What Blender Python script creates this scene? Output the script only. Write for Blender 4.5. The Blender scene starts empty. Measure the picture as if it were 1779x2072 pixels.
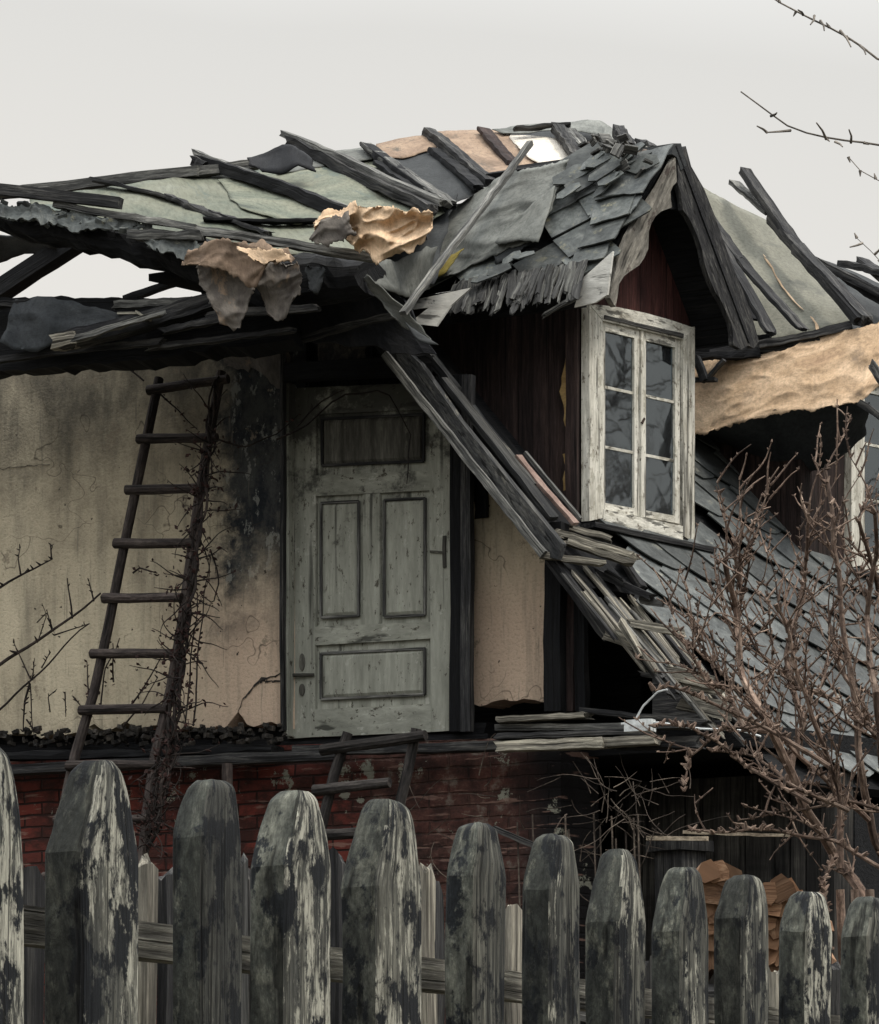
import bpy, bmesh, math, random
from mathutils import Vector, noise
R = random.Random(7)
# ---------------------------------------------------------------- camera, light
FPX, CX, YH, ZC = 7000.0, 889.5, 2300.0, 1.6      # focal length and horizon in units of a 1779 x 2072 picture
sc = bpy.context.scene
cd = bpy.data.cameras.new('camera'); cam = bpy.data.objects.new('camera', cd)
sc.collection.objects.link(cam); sc.camera = cam
cam.location = (0, 0, ZC); cam.rotation_euler = (math.radians(90), 0, 0)
cd.sensor_fit = 'VERTICAL'; cd.sensor_height = 24; cd.lens = 24 * FPX / 2072
cd.shift_y = (YH - 1036) / 2072; cd.clip_start = 0.1; cd.clip_end = 2000
sc.view_settings.view_transform = 'Standard'; sc.view_settings.look = 'None'
sc.view_settings.exposure = 0.0; sc.view_settings.gamma = 1
SUN_EL, SUN_AZ = math.radians(60), math.radians(122)      # azimuth clockwise from +Y
world = bpy.data.worlds.new("World"); sc.world = world; world.use_nodes = True
nt = world.node_tree; nt.nodes.clear()
def wn(t, **k):
    n = nt.nodes.new(t)
    for a, b in k.items(): setattr(n, a, b)
    return n
wo = wn('ShaderNodeOutputWorld'); bg = wn('ShaderNodeBackground'); sky = wn('ShaderNodeTexSky', sky_type='NISHITA', sun_disc=False)
sky.sun_elevation = SUN_EL; sky.sun_rotation = SUN_AZ; sky.dust_density = 5; sky.air_density = 1.5
hsv = wn('ShaderNodeHueSaturation'); hsv.inputs['Saturation'].default_value = .12
tc = wn('ShaderNodeTexCoord'); sep = wn('ShaderNodeSeparateXYZ'); cr = wn('ShaderNodeValToRGB')
cl = wn('ShaderNodeTexNoise'); cl.inputs['Scale'].default_value = 1.6; cl.inputs['Detail'].default_value = 3
mixc = wn('ShaderNodeMix', data_type='RGBA', blend_type='MIX'); mixc.inputs[0].default_value = .90
ad = wn('ShaderNodeMath', operation='MULTIPLY_ADD'); ad.inputs[1].default_value = .26
nt.links.new(tc.outputs['Generated'], sep.inputs[0]); nt.links.new(tc.outputs['Generated'], cl.inputs[0])
nt.links.new(cl.outputs[0], ad.inputs[0]); nt.links.new(sep.outputs[2], ad.inputs[2]); nt.links.new(ad.outputs[0], cr.inputs[0])
cr.color_ramp.elements[0].position = .28; cr.color_ramp.elements[0].color = (9.3, 8.9, 8.3, 1)
cr.color_ramp.elements[1].position = .46; cr.color_ramp.elements[1].color = (7.9, 7.8, 7.5, 1)
for p_, c_ in ((.66, (15, 15.3, 15.4, 1)), (1.0, (28, 28.8, 29.2, 1))): cr.color_ramp.elements.new(p_).color = c_     # an overcast sky is brightest overhead
nt.links.new(sky.outputs[0], hsv.inputs['Color']); nt.links.new(hsv.outputs[0], mixc.inputs[6]); nt.links.new(cr.outputs[0], mixc.inputs[7])
nt.links.new(mixc.outputs[2], bg.inputs[0]); nt.links.new(bg.outputs[0], wo.inputs[0]); bg.inputs[1].default_value = .10
sd = bpy.data.lights.new('sun', 'SUN'); sd.energy = 2.5; sd.angle = math.radians(12); sd.color = (1, .93, .82)
so = bpy.data.objects.new('sun', sd); sc.collection.objects.link(so); so.location = (8, -8, 20)
sdir = Vector((math.sin(SUN_AZ) * math.cos(SUN_EL), math.cos(SUN_AZ) * math.cos(SUN_EL), math.sin(SUN_EL)))
so.rotation_euler = sdir.to_track_quat('Z', 'Y').to_euler()
# ---------------------------------------------------------------- the house frame: a along the gable wall, b back from it
U = Vector((.88, -.475, 0)).normalized(); V = Vector((.72, .69, 0)).normalized(); Z = Vector((0, 0, 1))
O = Vector(((750 - CX) / FPX * 19.5, 19.5, 0)); DET = U.x * V.y - V.x * U.y
def inv(p): return ((p.x * V.y - p.y * V.x) / DET, (U.x * p.y - U.y * p.x) / DET)
def ray(px, py): return Vector(((px - CX) / FPX, 1, (YH - py) / FPX))
C0 = Vector((0, 0, ZC)); OA, OB = inv(-O)
def H(px, py, b=0.0):
    r = ray(px, py); return C0 + r * ((b - OB) / inv(r)[1])
def HA(px, py, a):
    r = ray(px, py); return C0 + r * ((a - OA) / inv(r)[0])
def W(px, py, Y): return C0 + ray(px, py) * Y
def AB(a, b, z): return Vector((O.x, O.y, 0)) + U * a + V * b + Z * z
def plane(P, Q, S): n = (Q - P).cross(S - P).normalized(); return P, (n if n.z > 0 else -n)
def hit(px, py, pl, off=0.0):
    r = ray(px, py); n = pl[1]; return C0 + r * (((pl[0] + n * off - C0).dot(n)) / r.dot(n))
def mz(a): return 5.9296 - (a - .3057) * 1.1917                # main roof slope, 50 degrees
MPL = plane(AB(.3, 0, mz(.3)), AB(1.3, 0, mz(1.3)), AB(.3, 1, mz(.3)))
T_ = HA(1365, 290, 1.36); E_ = HA(1229, 560, 1.36); DPL = plane(T_, E_, T_ + U)   # left slope of the near dormer
# ---------------------------------------------------------------- materials
MATS = {}   # name -> material
def new(name, rough=.85, spec=.25):
    m = bpy.data.materials.new(name); m.use_nodes = True; t = m.node_tree; p = t.nodes['Principled BSDF']
    p.inputs['Roughness'].default_value = rough; p.inputs['Specular IOR Level'].default_value = spec; MATS[name] = m
    return m, t, p
class N:
    def __init__(s, t): s.t = t; s.L = t.links.new
    def n(s, ty, **k):
        x = s.t.nodes.new(ty)
        for a, b in k.items(): setattr(x, a, b)
        return x
    def attr(s, nm): return s.n('ShaderNodeAttribute', attribute_name=nm)
    def gc(s, sc_=(1, 1, 1), loc=(0, 0, 0)):
        a = s.attr('gc'); m = s.n('ShaderNodeMapping'); m.inputs['Scale'].default_value = sc_; m.inputs['Location'].default_value = loc
        s.L(a.outputs['Vector'], m.inputs[0]); return m.outputs[0]
    def noise(s, v, scale=1, det=6, rough=.6, dist=0):
        x = s.n('ShaderNodeTexNoise'); x.inputs['Scale'].default_value = scale; x.inputs['Detail'].default_value = det
        x.inputs['Roughness'].default_value = rough; x.inputs['Distortion'].default_value = dist; s.L(v, x.inputs['Vector']); return x.outputs[0]
    def ramp(s, fac, stops):
        r = s.n('ShaderNodeValToRGB'); e = r.color_ramp.elements
        while len(e) < len(stops): e.new(.5)
        for i, (p, c) in enumerate(stops): e[i].position = p; e[i].color = (*c, 1) if not isinstance(c, float) else (c, c, c, 1)
        s.L(fac, r.inputs[0]); return r.outputs[0]
    def mix(s, f, a, b, bt='MIX'):
        x = s.n('ShaderNodeMix', data_type='RGBA', blend_type=bt)
        for i, v in ((0, f), (6, a), (7, b)):
            if isinstance(v, (int, float)): x.inputs[i].default_value = v if i == 0 else (v, v, v, 1)
            elif isinstance(v, tuple): x.inputs[i].default_value = (*v, 1)
            else: s.L(v, x.inputs[i])
        return x.outputs[2]
    def math(s, op, a, b=0, c=0):
        x = s.n('ShaderNodeMath', operation=op)
        for i, v in enumerate((a, b, c)):
            if isinstance(v, (int, float)): x.inputs[i].default_value = v
            else: s.L(v, x.inputs[i])
        return x.outputs[0]
    def bump(s, h, p, st=.4, d=.01):
        b = s.n('ShaderNodeBump'); b.inputs['Strength'].default_value = st; b.inputs['Distance'].default_value = d
        s.L(h, b.inputs['Height']); s.L(b.outputs[0], p.inputs['Normal'])
    def tone(s, col, lo=.65, hi=1.35):
        t = s.attr('tone'); m = s.n('ShaderNodeMapRange'); m.inputs['To Min'].default_value = lo; m.inputs['To Max'].default_value = hi
        s.L(t.outputs['Fac'], m.inputs[0]); return s.mix(1.0, col, m.outputs[0], 'MULTIPLY')
def wood(name, dark, mid, light, grain=(2.5, 55, 55), patch=None, pth=(.56, .62), pscale=6, p2=None, bump=.6, rough=.88, lo=.7, hi=1.3, fs=1.0, vary=0):
    m, t, p = new(name, rough); k = N(t)
    g = k.noise(k.gc(grain), 1, 8, .7, .3); big = k.noise(k.gc((1.2, 5, 5), (3, 1, 7)), 1, 4, .6)
    f = k.math('ADD', k.math('MULTIPLY', g, .65), k.math('MULTIPLY', big, .4))
    c = k.ramp(f, [(.36, dark), (.52, mid), (.68, light)])
    if patch:
        pn = k.noise(k.gc((1, 2.2, 2.2) if not vary else (.55, 2.6, 2.6), (9, 4, 2)), pscale, 8, .75)
        if vary: pn = k.math('ADD', pn, k.math('MULTIPLY', k.math('SUBTRACT', k.noise(k.gc((1, 1, 1), (2, 7, 3)), 3.5, 3, .5), .56), .5))
        if vary: pn = k.math('ADD', pn, k.math('MULTIPLY', k.math('SUBTRACT', k.attr('tone').outputs['Fac'], .5), vary))
        pm = k.ramp(pn, [(pth[0], 0.0), (pth[1], 1.0)]); c = k.mix(pm, c, patch)
    if p2:
        pm = k.ramp(k.noise(k.gc((1, 1.5, 1.5), (1, 14, 2)), 9, 7, .7), [(p2[1], 0.0), (p2[1] + .05, 1.0)]); c = k.mix(pm, c, p2[0])
    fine = k.noise(k.gc((grain[0] * 5, grain[1] * 2.5, grain[2] * 2.5), (8, 3, 1)), 1, 5, .75); c = k.mix(1.0, c, k.ramp(fine, [(.30, 1 - .55 * fs), (.52, 1.0), (.70, 1 + .7 * fs)]), 'MULTIPLY')
    crk = k.ramp(k.noise(k.gc((grain[0] * .6, grain[1] * 1.3, grain[2] * 1.3), (5, 5, 5)), 1, 3, .5), [(.34, .25), (.42, 1.0)])
    c = k.mix(1.0, c, crk, 'MULTIPLY')
    k.L(k.tone(c, lo, hi), p.inputs['Base Color']); k.bump(k.math('MULTIPLY', g, crk), p, bump, .012); return m
def sheetmat(name, cols, scale=5, streak=(1, 1, 1), rough=.8, bump=.5, patch=None, pth=(.58, .64), lo=.85, hi=1.15):
    m, t, p = new(name, rough); k = N(t)
    n1 = k.noise(k.gc(streak), scale, 8, .65, .4); c = k.ramp(n1, [(.3 + .4 * i / (len(cols) - 1), c_) for i, c_ in enumerate(cols)])
    fine = k.noise(k.gc(), 40, 6, .75); c = k.mix(1.0, c, k.ramp(fine, [(.3, .62), (.5, 1.0), (.7, 1.25)]), 'MULTIPLY')
    if patch: c = k.mix(k.ramp(k.noise(k.gc((1, 1, 1), (4, 4, 4)), scale * 1.3, 7, .7), [(pth[0], 0.0), (pth[1], 1.0)]), c, patch)
    k.L(k.tone(c, lo, hi), p.inputs['Base Color']); k.bump(k.math('ADD', n1, k.math('MULTIPLY', fine, .4)), p, bump, .02); return m
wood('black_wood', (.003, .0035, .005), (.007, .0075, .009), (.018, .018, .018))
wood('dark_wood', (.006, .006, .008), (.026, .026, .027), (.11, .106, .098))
wood('grey_wood', (.016, .017, .019), (.09, .09, .086), (.30, .295, .27))
wood('pole_wood', (.014, .011, .011), (.042, .033, .030), (.105, .085, .075), grain=(4, 30, 30))
wood('old_pole', (.010, .009, .009), (.028, .025, .024), (.08, .072, .066), grain=(4, 30, 30))
wood('silver_wood', (.022, .02, .018), (.20, .185, .155), (.56, .52, .42), grain=(2, 70, 70), bump=.9)
wood('brown_wood', (.009, .007, .007), (.024, .016, .015), (.055, .036, .031), grain=(1.5, 30, 30))
wood('red_boards', (.02, .009, .009), (.05, .018, .016), (.085, .034, .028), grain=(1.5, 25, 25))
wood('verge_wood', (.010, .011, .013), (.036, .037, .038), (.10, .098, .09), grain=(1.5, 35, 35), patch=(.16, .15, .125), pth=(.60, .70), pscale=3)
wood('barge_wood', (.05, .046, .04), (.12, .112, .098), (.22, .205, .175), grain=(2, 16, 16), patch=(.05, .04, .035), pth=(.56, .62), pscale=5)
wood('shed_wood', (.008, .008, .009), (.03, .028, .026), (.09, .085, .075), grain=(30, 1.5, 30))
wood('shingle_wood', (.010, .010, .011), (.05, .05, .049), (.21, .21, .19), grain=(1.2, 40, 40))
wood('fence_wood', (.014, .016, .017), (.075, .076, .068), (.24, .235, .195), grain=(3.5, 75, 75), patch=(.42, .41, .345), pth=(.505, .565), pscale=17, p2=((.012, .014, .017), .50), lo=.8, hi=1.1, bump=1.0, vary=.2)
wood('mossy_wood', (.012, .014, .014), (.042, .045, .039), (.125, .128, .105), grain=(9, 30, 30), patch=(.17, .17, .135), pth=(.55, .70), pscale=12, p2=((.010, .012, .014), .53), lo=.55, hi=1.4, bump=1.0)
wood('white_paint', (.22, .20, .16), (.62, .60, .53), (.74, .72, .65), grain=(2, 22, 22), patch=(.16, .14, .11), pth=(.56, .62), pscale=18, p2=((.40, .38, .32), .56), lo=.92, hi=1.08, fs=.4)
wood('board_white', (.35, .34, .31), (.56, .55, .51), (.66, .65, .61), grain=(1, 12, 12), patch=(.08, .08, .08), pth=(.60, .66), pscale=9, fs=.3)
wood('door_paint', (.18, .185, .155), (.30, .305, .26), (.40, .405, .35), grain=(1.2, 12, 12), patch=(.085, .078, .062), pth=(.585, .61), pscale=13, p2=((.42, .42, .37), .60), lo=.85, hi=1.1, bump=.3, fs=.3)
wood('door_dark', (.03, .028, .025), (.075, .072, .062), (.15, .147, .127), grain=(1, 14, 14), patch=(.15, .15, .12), pth=(.6, .64), pscale=6)
sheetmat('fresh_wood', [(.12, .065, .04), (.32, .18, .105), (.48, .31, .195)], 14, (1, 4, 4), lo=.4, hi=1.4)
wood('twig', (.03, .02, .017), (.125, .085, .065), (.38, .29, .23), grain=(8, 30, 30), bump=.3)
wood('branch', (.09, .08, .07), (.17, .15, .13), (.28, .25, .22), grain=(8, 30, 30), bump=.3)
wood('dry_twig', (.02, .015, .012), (.07, .055, .045), (.2, .165, .13), grain=(8, 30, 30), bump=.3)
wood('vine', (.008, .007, .007), (.022, .017, .015), (.06, .045, .038), grain=(8, 30, 30), bump=.3)
wood('straw_cane', (.14, .11, .08), (.28, .23, .17), (.42, .36, .28), grain=(8, 30, 30), bump=.3)
sheetmat('green_felt', [(.045, .052, .045), (.115, .128, .10), (.165, .17, .13), (.20, .21, .175)], 2.2, (1, 3, 1), patch=(.10, .12, .105), pth=(.55, .62))
sheetmat('grey_felt', [(.085, .09, .085), (.135, .14, .13), (.19, .195, .18)], 3, (1, 2, 1), patch=(.07, .075, .07), pth=(.55, .66))
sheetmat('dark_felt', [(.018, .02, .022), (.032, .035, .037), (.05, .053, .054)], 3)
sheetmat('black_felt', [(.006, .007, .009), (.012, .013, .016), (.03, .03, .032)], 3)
sheetmat('olive_felt', [(.135, .134, .108), (.18, .178, .145), (.225, .22, .18)], 2, (3, .8, 1), patch=(.11, .112, .098), pth=(.56, .66))
sheetmat('tan_felt', [(.30, .20, .125), (.46, .32, .20), (.62, .45, .30), (.70, .53, .36)], 2.5, (1, 1.6, 1), patch=(.26, .19, .13), pth=(.56, .66), bump=.45)
sheetmat('brown_felt', [(.12, .085, .06), (.22, .155, .11), (.30, .22, .155)], 3, (1, 2, 1), patch=(.09, .075, .06), pth=(.6, .68))
sheetmat('rag', [(.07, .06, .055), (.13, .115, .10), (.19, .165, .14)], 4, patch=(.22, .16, .11), pth=(.58, .64))
sheetmat('pale_sheet', [(.58, .53, .46), (.68, .63, .55), (.72, .67, .6)], 2)
sheetmat('slate', [(.040, .043, .043), (.076, .083, .083), (.132, .14, .136)], 9, (1, 1, 1), rough=.5, bump=.35, patch=(.19, .19, .165), pth=(.60, .68), lo=.55, hi=1.4)
sheetmat('moss_slate', [(.028, .031, .031), (.075, .083, .081), (.155, .163, .155)], 9, (1, 1, 1), rough=.6, bump=.15, patch=(.17, .165, .12), pth=(.58, .66), lo=.55, hi=1.5)
sheetmat('iron', [(.02, .014, .012), (.05, .03, .022), (.03, .03, .03)], 30, rough=.6)
sheetmat('ochre', [(.16, .09, .03), (.30, .20, .08), (.33, .24, .11)], 9)
sheetmat('moss', [(.10, .09, .03), (.20, .16, .04), (.26, .2, .06)], 9)
sheetmat('slate_felt', [(.022, .026, .03), (.045, .05, .055), (.075, .08, .085)], 3)
sheetmat('earth', [(.02, .018, .014), (.04, .036, .026), (.05, .05, .03)], 1.5)
sheetmat('curtain', [(.10, .10, .095), (.2, .2, .19), (.3, .3, .28)], 6, (3, .3, 1))
sheetmat('ceramic', [(.5, .52, .52), (.66, .68, .68)], 6, rough=.4, patch=(.2, .2, .2), pth=(.62, .66))
sheetmat('leaf', [(.012, .007, .007), (.032, .015, .013), (.07, .03, .024)], 8)
sheetmat('pink_paint', [(.12, .085, .075), (.24, .165, .14), (.32, .235, .20)], 6)
sheetmat('rubble', [(.05, .04, .035), (.13, .10, .08), (.2, .17, .14)], 8, bump=1, patch=(.02, .018, .017), pth=(.5, .56))
sheetmat('dark_rubble', [(.008, .008, .009), (.03, .027, .024), (.10, .085, .07)], 14, bump=1)
m, t, p = new('plaster', .95); k = N(t)
g = k.attr('gc'); sx = k.n('ShaderNodeSeparateXYZ'); k.L(g.outputs['Vector'], sx.inputs[0]); A_, Z_ = sx.outputs[0], sx.outputs[1]
def mr(v, a, b, c=0., d=1., smooth=True):
    x = k.n('ShaderNodeMapRange', interpolation_type='SMOOTHSTEP' if smooth else 'LINEAR')
    for i, q in zip((1, 2, 3, 4), (a, b, c, d)): x.inputs[i].default_value = q
    k.L(v, x.inputs[0]); return x.outputs[0]
n1 = k.noise(k.gc((1, .55, 1)), 2.6, 9, .62, .5)
c = k.ramp(n1, [(.3, (.29, .25, .18)), (.47, (.49, .425, .31)), (.62, (.60, .525, .385))])
warm = k.math('MULTIPLY', mr(A_, -1.6, -.8), mr(Z_, 5.1, 4.4)); c = k.mix(k.math('MULTIPLY', warm, .8), c, (.64, .475, .36))
st = k.noise(k.gc((7, .7, 1)), 1, 6, .7); c = k.mix(k.math('MULTIPLY', k.ramp(st, [(.5, 0.0), (.72, 1.0)]), .6), c, (.13, .12, .095))
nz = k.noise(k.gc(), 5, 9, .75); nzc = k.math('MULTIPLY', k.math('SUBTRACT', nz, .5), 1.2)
top = mr(k.math('ADD', Z_, nzc), 5.0, 6.0); c = k.mix(k.math('MULTIPLY', k.math('MULTIPLY', top, k.ramp(k.noise(k.gc((1, .6, 1), (3, 8, 1)), 3, 8, .75), [(.35, .3), (.6, 1.0)])), .82), c, (.06, .056, .048))  # eave shade put into the colour of the upper plaster, mingled with patchy grime
box = k.math('MULTIPLY', mr(k.math('ADD', A_, k.math('MULTIPLY', nzc, .7)), -1.12, -.86), mr(k.math('ADD', k.math('ADD', Z_, nzc), k.math('MULTIPLY', A_, -.5)), 4.75, 5.5))
box = k.math('MULTIPLY', box, mr(A_, -.3, -.45)); flk = k.ramp(k.noise(k.gc((1, .5, 1), (2, 2, 2)), 13, 8, .7), [(.565, 0.0), (.59, 1.0)])
dk = k.mix(k.ramp(k.noise(k.gc((1, .6, 1), (7, 7, 2)), 6, 8, .75), [(.42, 0.0), (.56, 1.0)]), (.018, .021, .026), (.06, .062, .06)); dk = k.mix(flk, dk, (.19, .195, .18)); c = k.mix(box, c, dk)
c = k.mix(1.0, c, k.ramp(k.noise(k.gc(), 60, 4, .7), [(.25, .7), (.5, 1.0)]), 'MULTIPLY')
pe = k.ramp(k.noise(k.gc((1, .8, 1), (3, 9, 4)), 3.2, 9, .78), [(.60, 0.0), (.612, 1.0)]); c = k.mix(k.math('MULTIPLY', pe, .75), c, (.25, .21, .155))
drip = k.ramp(k.noise(k.gc((22, 1.1, 1), (1, 2, 1)), 1, 5, .7), [(.60, 0.0), (.66, .55)]); c = k.mix(drip, c, (.16, .145, .115))
spot = k.ramp(k.noise(k.gc((1, 1, 1), (6, 3, 1)), 22, 3, .5), [(.70, 0.0), (.73, 1.0)]); c = k.mix(spot, c, (.06, .05, .04))
wv = k.n('ShaderNodeTexVoronoi', feature='DISTANCE_TO_EDGE'); wv.inputs['Scale'].default_value = .8
wmix = k.n('ShaderNodeVectorMath', operation='ADD'); k.L(k.gc((1, 1.6, 1)), wmix.inputs[0])
nv = k.n('ShaderNodeTexNoise'); nv.inputs['Scale'].default_value = 4; k.L(k.gc(), nv.inputs['Vector']); k.L(nv.outputs[1], wmix.inputs[1]); k.L(wmix.outputs[0], wv.inputs['Vector'])
crk = k.math('MULTIPLY', k.ramp(wv.outputs[0], [(.0, 1.0), (.006, 0.0)]), k.ramp(k.noise(k.gc(), 1.1), [(.46, 0.0), (.52, .8)])); c = k.mix(crk, c, (.05, .04, .03))
k.L(c, p.inputs['Base Color']); k.bump(k.math('ADD', nz, k.noise(k.gc(), 60, 3, .6)), p, .5, .01)
p_ = MATS['door_paint'].node_tree; k = N(p_); pb = p_.nodes['Principled BSDF']; old = pb.inputs['Base Color'].links[0].from_socket
ng = k.n('ShaderNodeNewGeometry'); sp_ = k.n('ShaderNodeSeparateXYZ'); k.L(ng.outputs['Position'], sp_.inputs[0])       # eave shade painted into the door head, along with dark stain blotches
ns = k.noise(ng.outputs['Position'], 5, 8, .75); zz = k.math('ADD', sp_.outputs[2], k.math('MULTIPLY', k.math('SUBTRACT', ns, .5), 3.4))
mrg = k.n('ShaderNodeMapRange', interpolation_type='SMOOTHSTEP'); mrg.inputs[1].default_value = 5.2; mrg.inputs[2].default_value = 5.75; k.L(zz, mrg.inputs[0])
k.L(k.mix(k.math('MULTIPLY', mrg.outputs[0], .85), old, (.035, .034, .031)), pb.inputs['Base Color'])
m, t, p = new('brick', .95); k = N(t)
b = k.n('ShaderNodeTexBrick'); b.inputs['Scale'].default_value = 1; b.inputs['Brick Width'].default_value = .25; b.inputs['Row Height'].default_value = .072
b.inputs['Mortar Size'].default_value = .008; b.inputs['Mortar Smooth'].default_value = .6; b.inputs['Color1'].default_value = (.18, .042, .031, 1); b.inputs['Color2'].default_value = (.10, .029, .023, 1); b.inputs['Mortar'].default_value = (.03, .016, .014, 1)
wv = k.n('ShaderNodeVectorMath', operation='MULTIPLY_ADD'); nn = k.n('ShaderNodeTexNoise'); nn.inputs['Scale'].default_value = 5; k.L(k.gc(), nn.inputs['Vector'])
k.L(nn.outputs[1], wv.inputs[0]); wv.inputs[1].default_value = (.03, .03, .0); k.L(k.gc(), wv.inputs[2]); k.L(wv.outputs[0], b.inputs['Vector'])
g = k.attr('gc'); sx = k.n('ShaderNodeSeparateXYZ'); k.L(g.outputs['Vector'], sx.inputs[0]); A_ = sx.outputs[0]
c = k.mix(k.ramp(k.noise(k.gc((1, 1.5, 1)), 4, 8, .7), [(.43, 0.0), (.56, .85)]), b.outputs[0], (.04, .02, .017))
rn = k.noise(k.gc(), 7, 8, .7); rub = mr(k.math('ADD', A_, k.math('SUBTRACT', nn.outputs[0], .5)), -.15, .1)
c = k.mix(k.math('MULTIPLY', rub, .8), c, k.ramp(rn, [(.4, (.03, .02, .018)), (.55, (.10, .05, .04)), (.64, (.19, .16, .135))]))
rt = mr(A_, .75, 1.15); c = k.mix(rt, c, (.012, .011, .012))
wh = k.ramp(k.noise(k.gc((1, 1, 1), (2.2, .3, 0)), 3.2, 7, .7), [(.615, 0.0), (.63, 1.0)]); c = k.mix(wh, c, (.27, .27, .22))
wh = k.ramp(k.noise(k.gc((1, 8, 1), (2.2, 5.3, 0)), 3.2, 5, .6), [(.60, 0.0), (.64, .7)]); c = k.mix(wh, c, (.26, .16, .13))
k.L(c, p.inputs['Base Color']); k.bump(k.math('ADD', b.outputs['Fac'], k.math('MULTIPLY', rn, -1.5)), p, .9, -.015)
m, t, p = new('glass', .04, .5); k = N(t); k.t.nodes.remove(p)
fr = k.n('ShaderNodeFresnel'); fr.inputs['IOR'].default_value = 1.6; gl = k.n('ShaderNodeBsdfGlossy'); gl.inputs['Roughness'].default_value = .03; gl.inputs['Color'].default_value = (.8, .88, .92, 1)
tr = k.n('ShaderNodeBsdfTransparent'); tr.inputs[0].default_value = (.55, .6, .62, 1); df = k.n('ShaderNodeBsdfDiffuse'); df.inputs[0].default_value = (.06, .065, .07, 1)
m1 = k.n('ShaderNodeMixShader'); m1.inputs[0].default_value = .25; k.L(tr.outputs[0], m1.inputs[1]); k.L(df.outputs[0], m1.inputs[2])
m2 = k.n('ShaderNodeMixShader'); k.L(k.math('ADD', fr.outputs[0], .07), m2.inputs[0]); k.L(m1.outputs[0], m2.inputs[1]); k.L(gl.outputs[0], m2.inputs[2])
bb = k.n('ShaderNodeBump'); bb.inputs['Strength'].default_value = .035; bb.inputs['Distance'].default_value = .02; k.L(k.noise(k.gc(), 5, 2), bb.inputs['Height']); k.L(bb.outputs[0], gl.inputs['Normal'])
k.L(m2.outputs[0], t.nodes['Material Output'].inputs[0])
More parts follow.
